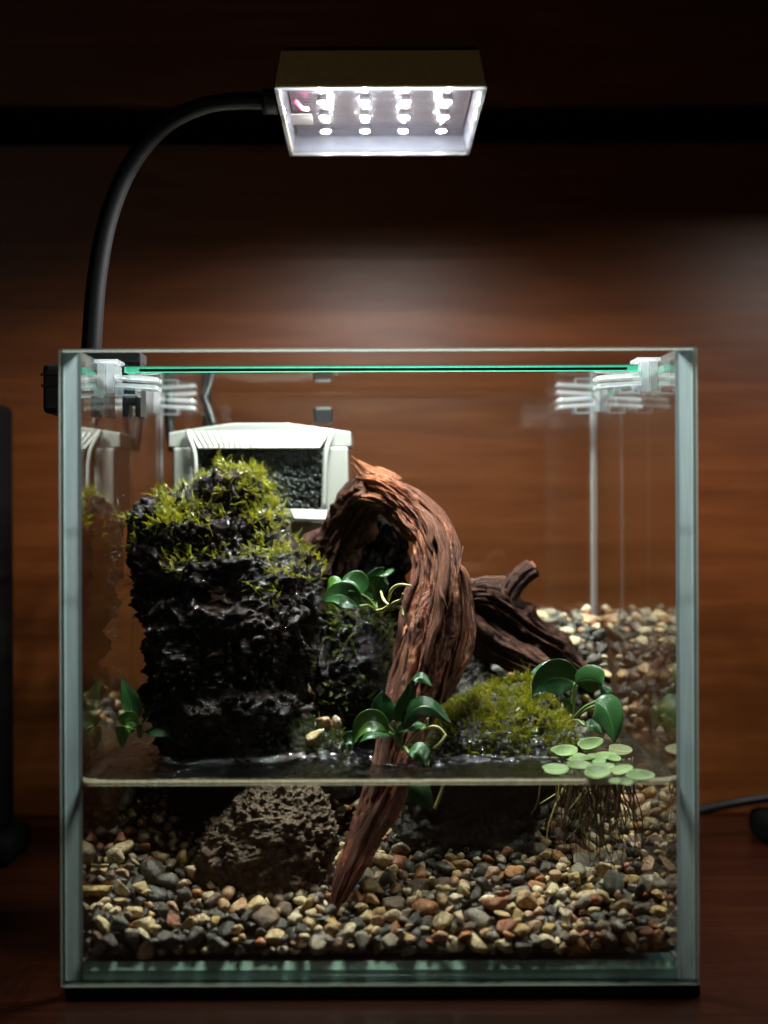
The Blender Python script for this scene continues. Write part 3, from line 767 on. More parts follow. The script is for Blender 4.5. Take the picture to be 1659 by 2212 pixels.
for k in range(NS):
    me = bpy.data.meshes.new('pebble'); me.from_pydata((PSH3[k]*CM).tolist(), [], if3)
    me.materials.append(M['pebble']); me.polygons.foreach_set('use_smooth', np.ones(len(me.polygons), bool)); me.update(); PME.append(me)
rng = np.random.default_rng(11)
peb = []      # (x, y, z, size, visible-rank)
grid = {}
def free(p, r):
    c = tuple((p/0.9).astype(int))
    for dx in (-1, 0, 1):
        for dy in (-1, 0, 1):
            for dz in (-1, 0, 1):
                for q, s in grid.get((c[0]+dx, c[1]+dy, c[2]+dz), ()):
                    if np.sum((p-q)**2) < ((r+s)*0.70)**2: return False
    return True
def put(p, r, rank):
    p = np.array(p, float)
    if not free(p, r): return
    grid.setdefault(tuple((p/0.9).astype(int)), []).append((p, r)); peb.append((p, r, rank))
def rsize():
    return float(np.clip(rng.lognormal(math.log(0.295), 0.32), 0.15, 0.55))
# pebbles pressed against the front glass
for i in range(5000):
    r = rsize(); x = rng.uniform(-9.2, 9.2); z = rng.uniform(0.82, 2.35)
    if z > hgt(x, .8)+.1: continue
    put((x, 0.70+r*.8+rng.uniform(0, .25)+.16*max(0, 1.2-z), z), r, 0)
# the top of the bed
for i in range(26000):
    r = rsize()
    y = 0.9+18.2*rng.random()**1.15; x = rng.uniform(-9.15, 9.15)
    if rng.random() < 0.12: x = math.copysign(rng.uniform(8.4, 9.15), x)
    z = hgt(x, y)+rng.uniform(-.22, .16)
    put((x, y, z), r, y)
# against the side panes below the top
for i in range(1500):
    r = rsize(); sx = rng.choice((-1, 1)); y = rng.uniform(.9, 10); z = rng.uniform(.85, hgt(9.3*sx, y))
    put((sx*(9.38-r*.7), y, z), r, 50)
def score(t):
    p, r, rank = t
    if rank == 0: return r*1.0
    if rank == 50: return 0
    hid = (abs(p[0]+5.2) < 2.6 and 2.8 < p[1] < 13) or (0.3 < p[0] < 5.6 and 4.2 < p[1] < 12.5)
    # centre of the picture behind rocks is hidden
    return 0 if hid or (p[1] > 6 and not (p[0] > 5 and p[1] > 12)) else r*(1.0-p[1]*0.015)
order = sorted(range(len(peb)), key=lambda i: -score(peb[i]))
chosen = set(order[:300])
SV, SF, n = [], [], 0
for i, (p, r, rank) in enumerate(peb):
    k = int(rng.integers(NS)); e = Euler((rng.normal(0, .45), rng.normal(0, .45), rng.uniform(0, 6.28)))
    s = r*np.array([1.18, 1.18, 1.18])
    if i in chosen:
        o = bpy.data.objects.new('pebble', PME[k]); col.objects.link(o); o.parent = bed
        o.location = [(p[a]-BASE['gravel_bed'][a])*CM for a in range(3)]; o.rotation_euler = e; o.scale = s
    else:
        R = np.array(e.to_matrix())
        SV.append((PSH2[k]*s)@R.T+p); SF += [tuple(a+n for a in q) for q in if2]; n += len(iv2)
tag(obj('loose_gravel', np.vstack(SV), SF, 'pebble', bed, True), kind='stuff')
print('pebbles', len(peb))

# ------------------------------------------------------------------ rocks
big_sec = [(-5.0, 9.6, 2.2, 2.6, 2.6), (-5.0, 9.5, 4.2, 2.5, 2.8), (-5.15, 9.0, 6.4, 2.45, 3.3), (-5.3, 8.95, 7.6, 2.6, 3.45),
           (-5.4, 9.0, 9.0, 2.75, 3.45), (-5.35, 9.1, 10.3, 3.0, 3.3), (-5.45, 9.3, 11.6, 3.15, 3.05), (-5.60, 9.4, 12.6, 3.15, 2.85),
           (-5.95, 9.5, 13.4, 2.95, 2.55), (-6.15, 9.7, 14.3, 2.70, 2.15), (-6.15, 9.8, 15.0, 2.45, 1.75), (-5.9, 9.8, 15.5, 1.95, 1.35), (-5.35, 9.8, 15.95, 1.1, .9), (-5.05, 9.8, 16.3, .35, .35)]
bV, bF = loft(big_sec, 320, 330, lava_disp(1, 0.60, 0.46, 0.22, 0.22, 0.30))
bV[:, 0] -= 0.25
bV[:, 0] = np.maximum(bV[:, 0], -9.25+0.02*np.sin(bV[:, 2]*5))
big = obj('lava_rock', bV, bF, 'lava_black', base=(-5.2, 9.5, 2.2), smooth=True)
tag(big, 'large wet black lava rock topped with bright moss', 'rock')

sV, sF = loft([(-4.1, 5.0, 1.5, 2.55, 1.7), (-4.05, 5.0, 2.4, 2.6, 1.75), (-3.9, 5.0, 3.3, 2.45, 1.7), (-3.75, 5.0, 4.0, 2.2, 1.55), (-3.65, 5.1, 4.6, 1.75, 1.35), (-3.6, 5.2, 5.1, 1.4, 1.1), (-3.6, 5.2, 5.45, 1.05, .8), (-3.6, 5.2, 5.6, .5, .4)], 230, 200, lava_disp(5, 0.35, 0.22, 0.15, 0.12))
o = obj('lava_rock', sV, sF, 'lava_brown', base=(-4, 5, 1.5), smooth=True)
tag(o, 'rough brown lava rock wholly underwater near the front glass', 'rock')

dV, dF = loft([(3.0, 8.3, 1.8, 2.6, 2.2), (3.0, 8.3, 3.0, 2.7, 2.3), (3.1, 8.4, 4.2, 2.55, 2.2), (3.7, 8.3, 5.2, 2.7, 2.4), (4.2, 8.4, 6.1, 2.8, 2.6), (4.5, 8.7, 6.8, 2.5, 2.3), (4.7, 9.1, 7.4, 2.0, 1.9), (4.9, 9.6, 7.9, 1.4, 1.4), (5.0, 9.9, 8.3, .6, .7)], 150, 130, lava_disp(9, 0.55, 0.25, 0.10, 0.10))
dark = obj('lava_rock', dV, dF, 'lava_dark', base=(3.2, 8.4, 1.8), smooth=True)
tag(dark, 'dark rock under the moss mound, right of the sunken driftwood', 'rock')

mV, mF = loft([(-0.9, 11.2, 4.0, 1.9, 1.6), (-0.9, 11.2, 6.5, 1.85, 1.6), (-0.85, 11.1, 8.2, 1.75, 1.5), (-0.8, 11.0, 9.4, 1.55, 1.4), (-0.8, 11.0, 10.4, 1.3, 1.2), (-0.9, 11.1, 11.2, .9, .9), (-0.95, 11.2, 11.7, .3, .3)], 120, 120, lava_disp(14, 0.35, 0.25, 0.10, 0.10))
mid = obj('lava_rock', mV, mF, 'lava_black', base=(-0.9, 11.2, 4.0), smooth=True)
tag(mid, 'small dark mossy rock in the shade under the driftwood arch', 'rock')

kV, kF = loft([(3.4, 12.6, 3.5, 2.2, 1.6), (3.4, 12.6, 5.5, 2.3, 1.6), (3.3, 12.5, 7.0, 2.1, 1.5), (3.2, 12.5, 8.2, 1.7, 1.2), (3.1, 12.5, 9.0, 1.0, .8), (3.0, 12.5, 9.4, .4, .3)], 90, 80, lava_disp(31, 0.4, 0.3, 0.12, 0.12))  # rock added to darken the brightly lit gravel gap under the branch
o = obj('lava_rock', kV, kF, 'lava_dark', base=(3.3, 12.6, 3.5), smooth=True)
tag(o, 'dark rock added to darken the gap behind the moss mound, under the driftwood branch', 'rock')

# ------------------------------------------------------------------ driftwood
dw = thing('driftwood', (1.4, 5.5, 2.0), 'arched red brown driftwood trunk reaching from gravel to tank centre', 'driftwood')
path = [(-1.59, 2.30, 1.74), (-1.05, 2.70, 2.89), (-0.39, 3.50, 4.10), (0.30, 4.30, 5.43), (0.89, 5.20, 7.43), (1.44, 6.00, 9.26), (1.91, 6.80, 10.99), (2.17, 7.60, 12.60), (1.94, 8.60, 13.95), (1.15, 9.70, 14.93), (0.29, 10.70, 15.52), (-0.49, 11.60, 15.85)]
rad = [(.12, .20), (.24, .46), (.3, .64), (.45, .68), (.75, .86), (.9, 1.05), (1.0, 1.10), (.95, .88), (.85, .76), (.8, .66), (.75, .6), (.5, .42)]
V, F, U = wood_tube(path, rad, 380, 140, 2, 0.46, 0.09, twist=0.6, knots=[(0.62, 3.6, 0.03, 0.22), (0.72, 1.2, 0.04, 0.25), (0.40, 2.0, 0.03, 0.25)], end_rag=0.8)
obj('trunk', V, F, 'bark', dw, True, uvs=U)
# long torn strands of wood standing proud of the trunk
sr = np.random.default_rng(17)
Ct = catmull(path, 240); Rt = catmull(rad, 240); Tt, At, Bt = frames(Ct)
for i in range(30):
    i0 = int(sr.uniform(20, 190)); ln = int(sr.uniform(22, 80)); i1 = min(236, i0+ln)
    a0 = sr.uniform(0, 2*math.pi); idx = np.linspace(i0, i1, 7).astype(int); dr_ = sr.normal(0, .25)
    pp = []
    for q, j in enumerate(idx):
        a = a0+dr_*q/6+sr.normal(0, .05); k = 0.88+0.10*math.sin(math.pi*q/6)+sr.normal(0, .02)
        pp.append(Ct[j]+k*(Rt[j, 0]*math.cos(a)*At[j]+Rt[j, 1]*math.sin(a)*Bt[j]))
    w = sr.uniform(.10, .22)
    V, F, U = wood_tube(pp, [w*.35, w*.9, w, w*1.1, w, w*.8, w*.3], 46, 14, 50+i, 0.35, 0.12, end_rag=0.4)
    obj('strand', V, F, 'bark' if i % 5 else 'bark_top', dw, True, uvs=U+sr.random(2))
V, F, U = wood_tube([(-0.06, 11.20, 15.60), (-0.54, 11.90, 15.24), (-1.00, 12.50, 14.59), (-1.59, 12.90, 13.73), (-2.10, 13.20, 12.44), (-2.29, 13.30, 10.88)], [.8, .95, 1.0, 1.05, 1.1, 1.0], 160, 90, 4, 0.45, 0.14, knots=[(0.35, 1.0, .06, .4), (0.6, 4.5, .08, .45)])
obj('back_leg', V, F, 'bark_dark', dw, True, uvs=U)
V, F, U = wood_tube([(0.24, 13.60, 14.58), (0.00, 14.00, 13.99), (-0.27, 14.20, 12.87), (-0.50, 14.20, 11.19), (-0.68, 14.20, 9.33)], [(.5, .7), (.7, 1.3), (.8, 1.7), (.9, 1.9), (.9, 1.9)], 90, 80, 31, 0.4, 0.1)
obj('hollow_back', V, F, 'bark_shade', dw, True, uvs=U)
V, F, U = wood_tube([(0.65, 11.30, 15.70), (0.12, 11.60, 15.99), (-0.42, 11.90, 16.21), (-0.81, 12.10, 16.65)], [.5, .55, .48, .25], 70, 60, 6, 0.35, 0.10, end_rag=0.8)
obj('broken_end', V, F, 'bark_top', dw, True, uvs=U)
V, F, U = wood_tube([(0.39, 10.20, 15.17), (-0.06, 10.50, 15.28), (-0.59, 10.80, 15.35)], [.4, .36, .15], 50, 50, 7, 0.35, 0.12, end_rag=0.7)
obj('broken_end', V, F, 'bark_top', dw, True, uvs=U)
V, F, U = wood_tube([(2.51, 8.00, 11.07), (2.87, 8.60, 12.55), (3.12, 8.40, 11.55), (3.06, 8.00, 10.23), (2.64, 7.40, 9.11), (2.12, 6.90, 8.18)], [.25, .34, .42, .5, .45, .3], 110, 70, 12, 0.35, 0.08)
obj('side_root', V, F, 'bark', dw, True, uvs=U)
for a, b, c, r in (((2.14, 6.20, 12.33), (2.24, 5.80, 11.87), (2.43, 5.70, 11.39), .07), ((3.09, 7.90, 13.59), (2.92, 7.30, 12.86), (2.77, 7.00, 12.21), .05)):
    v, f = tube_vf([a, b, c], [r*.4, r, r*.3], 12, 6); obj('splinter', v, f, 'bark_top', dw, smooth=True, uvs=np.random.rand(len(v), 2))

d2 = thing('driftwood', (4.8, 12.5, 8.2), 'dark driftwood branch with a sawn stub lying behind the moss mound', 'driftwood')
V, F, U = wood_tube([(3.03, 11.60, 11.53), (4.04, 12.00, 11.51), (4.87, 12.30, 10.98), (5.88, 12.50, 10.17), (6.97, 12.50, 9.49), (7.67, 12.30, 8.96), (8.31, 12.00, 8.42)], [.6, .78, .74, .64, .62, .42, .2], 200, 90, 21, 0.42, 0.16, end_rag=0.7, knots=[(0.25, 1.5, 0.05, 0.45), (0.45, 2.2, 0.04, 0.5), (0.62, 4.0, 0.05, 0.5), (0.72, 1.0, 0.03, 0.5)])
obj('limb', V, F, 'bark_dark', d2, True, uvs=U)
V, F, U = wood_tube([(4.75, 12.30, 10.86), (5.11, 12.30, 11.63), (5.54, 12.30, 12.21), (6.08, 12.30, 12.61)], [.62, .5, .42, .44], 90, 70, 23, 0.3, 0.10)
V2, F2, U2 = wood_tube([(3.31, 11.80, 10.62), (4.39, 11.90, 9.81), (5.63, 11.70, 9.11), (6.93, 11.40, 8.48)], [.8, .85, .7, .3], 90, 60, 41, .4, .1)
obj('shade_limb', V2, F2, 'bark_dark', d2, True, uvs=U2)  # limb added to shade and cover the lit gravel below the branch
st = obj('stub', V, F, 'bark_dark', d2, True, uvs=U)
V, F, U = wood_tube([(6.00, 12.20, 12.54), (6.11, 12.20, 12.61), (6.18, 12.20, 12.65)], [.26, .30, .26], 12, 40, 24, 0.25, 0.1)
obj('sawn_face', V, F, 'bark_top', d2, True, uvs=U)

# ------------------------------------------------------------------ moss
def vert_normals(V, F):
    V = np.asarray(V); n = np.zeros_like(V)
    for k in (3, 4):
        idx = np.array([f for f in F if len(f) == k])
        if len(idx) == 0: continue
        fn = np.cross(V[idx[:, 1]]-V[idx[:, 0]], V[idx[:, 2]]-V[idx[:, 0]])
        for c in range(k): np.add.at(n, idx[:, c], fn)
    return n/(np.linalg.norm(n, axis=1)[:, None]+1e-9)
def unit(a): return a/(np.linalg.norm(a, axis=-1, keepdims=True)+1e-9)
def moss(name, P, Nn, length, leaf, rg, mat, label, base, spread=0.8, droop=0.5, up=0.25):
    """one little frond for each point P with normal Nn: a bending stem with leaf pairs that narrow to the tip"""
    n = len(P); nn = unit(np.array(Nn)); q = np.array(P, float)
    d = unit(nn+rg.normal(0, spread, (n, 3))+np.array([0, 0, up]))
    dn = (d*nn).sum(1, keepdims=True); d = unit(np.where(dn < .12, d+nn*(.25-dn), d))
    ln = length*rg.lognormal(0, .35, n); k = np.maximum(5, (ln/leaf*1.9).astype(int)); step = (ln/k)[:, None]
    tone = np.clip(rg.normal(.5, .22, n), 0, 1); side0 = unit(np.cross(d, rg.normal(0, .5, (n, 3))+np.array([.3, .2, 1.0])))
    curl = rg.normal(0, .10, (n, 3)); Q, A = [], []
    for i in range(int(k.max())):
        on = k > i
        d = unit(d+np.array([0, 0, -droop*1.2])*step+curl*step*3); q = q+d*step
        s = unit(np.cross(d, np.cross(side0, d)))
        t = np.minimum(1, i/k)
        w = (leaf*(1-.6*t**2)*rg.uniform(.75, 1.2, n))[:, None]
        for sg in (-1, 1):
            o = sg*s*w+d*w*.55+rg.normal(0, .18, (n, 3))*w
            b = unit(np.cross(o, d))*w*.14; dd = d*w*.30
            Q.append(np.stack([q-dd*.4, q+o*.5+dd+b, q+o*1.05, q+o*.5-dd+b], 1)[on])
            A.append(np.repeat(np.clip(tone+.25*(t-.5)+rg.normal(0, .1, n), 0, 1)[on], 4))
    V = np.concatenate(Q).reshape(-1, 3); A = np.concatenate(A)
    o = obj(name, V, np.arange(len(V)).reshape(-1, 4).tolist(), mat, base=base)
    at = o.data.attributes.new('frond', 'FLOAT', 'POINT'); at.data.foreach_set('value', np.array(A, np.float32))
    tag(o, label, 'moss', kind='stuff')
    return o
rg = np.random.default_rng(5)
def pick(V, F, cond, n):
    Nn = vert_normals(V, F); V = np.asarray(V)
    w = np.array([cond(p, q) for p, q in zip(V, Nn)]); w = np.maximum(w, 0)
    # even out the grid's pole crowding by area: use radius from the axis as weight
    i = rg.choice(len(V), size=n, p=w/w.sum())
    return V[i]+rg.normal(0, .03, (n, 3)), Nn[i]
def patch(p, f=0.55, seed=0.0): return mn.noise(Vector(p)*f+Vector((seed, seed*2, 0)))
bN = vert_normals(bV, bF)
def c_big(p, n):
    up = n[2]; h = p[2]
    if h < 11.6: return 0
    m = patch(p, .75, 4.4)
    w = 0.0
    if h > 14.3 and m > -0.18: w = 1.0*(0.25+max(0, up))
    elif h > 13.2 and m > 0.04: w = 0.75*(0.15+max(0, up))*(1 if p[0] < -3.4 else .55)
    elif m > 0.24: w = 0.45*(0.1+max(0, up))
    r = math.hypot(p[0]+5.8, p[1]-9.7)
    return w*max(.15, min(1, r/2.5))
P, Nn = pick(bV, bF, c_big, 3000)
moss('moss', P, Nn, 0.33, 0.066, rg, 'moss', 'bright yellow green moss draped over the top of the large black rock', (-5.5, 9.5, 12), 0.75, 0.55, 0.3)
# trailing strand on the rock's right shoulder
P2, N2 = pick(bV, bF, lambda p, n: 1.0 if (p[0] > -3.9 and 12.2 < p[2] < 13.6 and n[2] > .2) else 0, 110)
moss('moss', P2, N2, 0.45, 0.07, rg, 'moss', 'thin moss strand on the right shoulder of the black rock', (-3, 9, 12.6), 0.6, 0.6, 0.2)
# mound on the right
def c_m(p, n):
    if p[2] < 6.2 or n[2] < -.05: return 0
    r = math.hypot(p[0]-4.3, p[1]-9.2)
    return (0.35+max(0, n[2]))*max(.12, min(1, r/2))*(1 if p[1] < 10.8 else .3)*(1.0 if patch(p, .9, 7) > -.12 else .12)
P, Nn = pick(dV, dF, c_m, 4600)
moss('moss', P, Nn, 0.28, 0.068, rg, 'moss', 'glistening moss mound right of the driftwood beside the broad leaves', (4.2, 9, 6.3), 0.75, 0.5, 0.3)
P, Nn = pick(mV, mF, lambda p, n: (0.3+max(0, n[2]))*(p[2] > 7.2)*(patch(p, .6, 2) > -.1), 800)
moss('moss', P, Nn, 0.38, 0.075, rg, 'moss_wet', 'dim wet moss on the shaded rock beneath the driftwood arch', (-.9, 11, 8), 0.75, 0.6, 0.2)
# low islet at the water's edge
iV, iF = loft([(-2.9, 8.0, 4.6, 2.0, 1.4), (-2.85, 8.0, 5.6, 1.9, 1.35), (-2.75, 8.1, 6.3, 1.55, 1.1), (-2.6, 8.2, 6.8, 1.0, .8), (-2.5, 8.3, 7.1, .4, .4)], 70, 60, lava_disp(22, .2, .15, .08, .06))
isl = obj('lava_rock', iV, iF, 'lava_dark', base=(-2.8, 8, 4.6), smooth=True)
tag(isl, 'low dark stone at the waterline between black rock and driftwood', 'rock')
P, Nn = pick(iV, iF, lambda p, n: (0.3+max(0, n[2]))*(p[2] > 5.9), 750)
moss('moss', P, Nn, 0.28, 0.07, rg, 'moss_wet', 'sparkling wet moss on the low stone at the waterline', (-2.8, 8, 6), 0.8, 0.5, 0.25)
# stones lying on the islet
for k, (c, s, lb) in enumerate([((-2.76, 8.10, 7.66), .42, 'rounded grey stone on top of the low mossy stone'), ((-1.95, 8.00, 7.17), .40, 'angular grey brown stone right of the low mossy stone'),
                                ((-2.32, 7.20, 6.73), .40, 'small ochre stone at the water edge below the mossy stone'), ((-1.58, 8.30, 7.16), .38, 'flat brown stone right of the low mossy stone, nearest the driftwood')]):
    o = bpy.data.objects.new('stone', PME[k+3].copy()); col.objects.link(o)
    o.location = [q*CM for q in c]; o.scale = (s, s, s); o.rotation_euler = (k*.7, k*.4, k*1.9)
    tag(o, lb, 'stone')

# ------------------------------------------------------------------ broad-leaved plants
def leaf_vf(p0, p1, p2, w, side, fold=0.15, wave=0.03, nu=16, nv=9, tip=1.25, seed=0):
    p0, p1, p2 = map(np.array, (p0, p1, p2)); side = np.array(side, float)
    u = np.linspace(0, 1, nu)[:, None]
    C = (1-u)**2*p0+2*u*(1-u)*p1+u**2*p2
    T = np.gradient(C, axis=0); T /= np.linalg.norm(T, axis=1)[:, None]+1e-9
    V, UV = [], []
    for i in range(nu):
        s = side-T[i]*np.dot(side, T[i]); s /= np.linalg.norm(s)+1e-9
        nn = np.cross(s, T[i])
        if nn[2] < 0 and abs(nn[2]) > 0.0: pass
        uu = u[i, 0]
        ww = w*(math.sin(math.pi*min(1, uu**0.78)))**0.72*(1-0.12*uu) if 0 < uu < 1 else w*0.03
        for j in range(nv):
            b = (j/(nv-1)-.5)*2
            V.append(C[i]+s*b*ww+nn*(fold*ww*abs(b)**1.4+wave*math.sin(uu*9+seed+b*2)*abs(b)))
            UV.append((j/(nv-1), uu))
    F = [(i*nv+j, i*nv+j+1, (i+1)*nv+j+1, (i+1)*nv+j) for i in range(nu-1) for j in range(nv-1)]
    return np.array(V), F, np.array(UV)
def leaf(parent, p0, p1, p2, w, side, mat='leaf', fold=0.18, crown=None, seed=0, stem_r=0.055):
    V, F, U = leaf_vf(p0, p1, p2, w, side, fold, 0.03, seed=seed)
    o = obj('leaf', V, F, mat, parent, True, uvs=U)
    so = o.modifiers.new('solid', 'SOLIDIFY'); so.thickness = 0.014*CM; so.offset = 0
    ss = o.modifiers.new('sub', 'SUBSURF'); ss.levels = 1; ss.render_levels = 1
    if crown is not None:
        c = np.array(crown); a = np.array(p0, float); m = (c+a)/2+np.array([0, 0, .12])
        tube('stalk', [c, m, a], [stem_r*1.2, stem_r, stem_r*.9], 'stem', parent, 10, 7)
    return o
# front plant
pc = (0.77, 3.90, 6.86)
pl = thing('broad_leaf_plant', pc, 'glossy broad leaved plant at the foot of the driftwood, touching the water', 'plant', 'broad leaved water plants')
leaf(pl, (0.33, 3.70, 7.43), (-0.48, 3.50, 8.56), (-0.96, 3.30, 6.70), .42, (.2, .35, .75), 'leaf_light', .25, pc, 1)
leaf(pl, (0.77, 3.80, 7.50), (1.29, 3.60, 9.08), (2.41, 3.40, 7.77), .42, (-.15, .4, .75), 'leaf', .25, pc, 2)
leaf(pl, (0.27, 4.00, 7.65), (0.11, 4.10, 8.21), (0.11, 4.20, 8.77), .46, (1, 0, 0), 'leaf', .10, pc, 3)
leaf(pl, (0.49, 4.00, 7.81), (0.96, 4.00, 8.22), (1.15, 4.10, 9.21), .38, (.7, .2, .5), 'leaf', .3, pc, 4)
leaf(pl, (1.12, 4.10, 9.15), (1.46, 4.00, 9.44), (1.80, 3.90, 8.95), .22, (.1, .5, .75), 'leaf', .2, None, 5)
leaf(pl, (0.52, 3.80, 7.40), (1.06, 3.90, 7.89), (1.71, 4.00, 7.53), .36, (.1, .85, .45), 'leaf', .1, pc, 6)
leaf(pl, (0.39, 3.80, 7.31), (-0.18, 3.70, 7.60), (-0.70, 3.60, 7.06), .36, (.2, .85, .4), 'leaf', .1, pc, 7)
leaf(pl, (-0.70, 3.90, 7.14), (-1.04, 3.90, 7.39), (-1.23, 3.80, 6.76), .28, (.4, .3, .7), 'leaf', .2, None, 8)
leaf(pl, (0.97, 3.00, 6.84), (1.35, 2.90, 7.16), (1.57, 2.80, 6.44), .42, (.6, .3, .6), 'leaf', .2, pc, 9)
leaf(pl, (0.95, 2.20, 5.94), (1.32, 2.10, 5.80), (1.73, 2.10, 5.11), .42, (.8, .1, .5), 'leaf', .2, None, 10)
for a in ([pc, (1.37, 3.80, 7.46), (1.92, 3.70, 7.63), (2.25, 3.60, 7.34)], [(1.30, 3.80, 7.39), (1.58, 3.80, 7.62), (1.64, 3.80, 7.90)], [(2.25, 3.60, 7.37), (2.06, 3.50, 7.12), (1.83, 3.50, 6.92)], [pc, (1.37, 3.50, 7.04), (1.56, 3.40, 6.75), (1.62, 3.20, 6.39)],
          [(2.13, 2.20, 6.03), (1.98, 2.20, 5.58), (1.80, 2.20, 5.15)]):
    tube('root', a, 0.05, 'air_root', pl, 16, 6)
# plant under the arch
pc = (-0.06, 8.90, 11.18)
pl = thing('broad_leaf_plant', pc, 'broad leaved plant with pale roots under the driftwood arch', 'plant', 'broad leaved water plants')
leaf(pl, (-0.61, 8.60, 11.81), (-0.74, 8.70, 12.48), (-1.38, 8.80, 12.24), .50, (.3, .35, .8), 'leaf', .2, pc, 1)
leaf(pl, (-1.34, 8.90, 12.27), (-1.77, 9.00, 12.23), (-1.91, 9.00, 11.77), .36, (.3, .5, .7), 'leaf_light', .2, None, 2)
leaf(pl, (-0.69, 8.50, 11.37), (-1.37, 8.40, 12.19), (-1.99, 8.40, 11.55), .52, (.35, .2, .8), 'leaf', .2, pc, 3)
leaf(pl, (-0.06, 9.40, 11.49), (-0.18, 9.40, 12.66), (0.62, 9.20, 12.66), .48, (.7, .2, .5), 'leaf', .2, pc, 4)
leaf(pl, (-0.27, 9.60, 11.56), (-0.34, 9.80, 12.33), (0.25, 9.90, 12.76), .40, (.8, .3, .3), 'leaf', .2, pc, 5)
leaf(pl, (-0.35, 9.00, 11.51), (-0.44, 9.00, 11.94), (-0.23, 9.00, 12.23), .25, (.9, .3, .2), 'leaf', .15, pc, 6)
for a in ([(0.36, 7.00, 11.67), (0.47, 6.50, 12.07), (0.74, 6.00, 12.29), (1.16, 5.75, 12.26)], [(0.33, 7.00, 11.43), (0.59, 6.50, 11.63), (0.81, 6.00, 11.77), (0.87, 5.80, 12.00)], [(0.33, 7.00, 11.43), (0.59, 6.50, 11.50), (0.81, 6.00, 11.45), (0.88, 5.70, 11.21)], [pc, (0.20, 8.00, 11.30), (0.37, 7.40, 11.48)], [(0.37, 7.40, 11.48), (0.20, 7.60, 11.66), (0.10, 7.90, 11.95)]):
    tube('root', a, [.06, .065, .055, .04], 'air_root', pl, 16, 6)
# plant at the right
pc = (7.07, 8.60, 7.12)
pl = thing('broad_leaf_plant', pc, 'dark broad leaved plant behind the floating leaves, right of the moss mound', 'plant', 'broad leaved water plants')
leaf(pl, (7.30, 8.60, 8.51), (6.26, 8.50, 9.17), (5.64, 8.30, 8.09), .72, (.45, .15, .75), 'leaf', .2, pc, 1)
leaf(pl, (7.18, 8.40, 8.57), (8.06, 8.10, 9.04), (8.31, 7.80, 8.03), .56, (-.5, .2, .7), 'leaf', .2, pc, 2)
leaf(pl, (7.81, 7.60, 7.96), (8.33, 7.30, 7.96), (8.42, 7.00, 6.58), .62, (.9, -.15, .3), 'leaf', .12, pc, 3)
leaf(pl, (7.03, 9.30, 8.71), (6.54, 9.50, 9.27), (5.70, 9.70, 8.74), .42, (.3, .6, .6), 'leaf', .15, None, 4)
leaf(pl, (6.29, 9.30, 9.09), (6.85, 9.20, 9.13), (7.42, 9.00, 8.60), .40, (.1, .9, .3), 'leaf', .2, None, 5)
leaf(pl, (8.16, 8.20, 7.82), (8.75, 8.20, 7.68), (8.81, 8.00, 6.87), .38, (.5, .5, .5), 'leaf', .2, pc, 6)
leaf(pl, (7.48, 7.90, 7.05), (7.78, 7.90, 7.22), (8.07, 7.80, 6.76), .30, (.6, .5, .5), 'leaf', .1, pc, 7)
leaf(pl, (7.05, 8.50, 7.39), (6.87, 8.40, 7.83), (6.74, 8.30, 8.09), .18, (.8, .5, .2), 'leaf_light', .1, pc, 8)
# plant at the left pane
pc = (-8.40, 6.20, 6.96)
pl = thing('broad_leaf_plant', pc, 'small dark plant squeezed between the left pane and the black rock', 'plant', 'broad leaved water plants')
leaf(pl, (-8.41, 6.00, 7.39), (-8.98, 5.90, 7.89), (-8.96, 5.80, 6.61), .42, (.35, .2, .8), 'leaf_light', .2, pc, 1)
leaf(pl, (-8.57, 6.20, 7.45), (-8.71, 6.30, 8.25), (-9.06, 6.40, 9.02), .36, (.9, .4, .1), 'leaf', .2, pc, 2)
leaf(pl, (-8.34, 6.30, 7.43), (-8.06, 6.30, 8.09), (-7.57, 6.30, 8.33), .34, (.3, .5, .7), 'leaf', .2, pc, 3)
leaf(pl, (-8.17, 5.90, 7.17), (-7.62, 5.80, 7.50), (-7.12, 5.70, 6.95), .40, (.1, .8, .4), 'leaf', .15, pc, 4)

# ------------------------------------------------------------------ floating plants
def float_leaf(parent, zx, zy, w, h, rot=0.0, tilt=14, cup=0.15, mat='floater', z=None, seed=0):
    x, y = zx, zy
    nr, na = 5, 22
    V, U = [(0, 0, -cup*w*.0)], [(0.5, .5)]
    for i in range(1, nr+1):
        r = i/nr
        for j in range(na):
            a = 2*math.pi*j/na
            notch = 1-0.22*math.exp(-((a-math.pi)/.28)**2)
            rr = r*notch*(1+.04*math.sin(3*a+seed))
            V.append((w*rr*math.cos(a), h*rr*math.sin(a), cup*w*(r**2)*(1+0.5*math.sin(a+seed)*.6)))
            U.append((.5+.45*rr*math.sin(a), .5+.45*rr*math.cos(a)))
    F = [(0, 1+j, 1+(j+1) % na) for j in range(na)]
    F += [(1+(i-1)*na+j, 1+i*na+j, 1+i*na+(j+1) % na, 1+(i-1)*na+(j+1) % na) for i in range(1, nr) for j in range(na)]
    R = Matrix.Rotation(math.radians(rot), 3, 'Z'); Tl = Matrix.Rotation(math.radians(tilt), 3, 'X')
    zc = WATER+0.05+h*math.sin(math.radians(abs(tilt))) if z is None else z
    V = [tuple((Tl@(R@Vector(p)))+Vector((x, y, zc))) for p in V]
    o = obj('leaf', V, F, mat, parent, True, uvs=U)
    so = o.modifiers.new('solid', 'SOLIDIFY'); so.thickness = 0.03*CM; so.offset = -1
    ss = o.modifiers.new('sub', 'SUBSURF'); ss.levels = 1; ss.render_levels = 1
    return o
rr = np.random.default_rng(9)
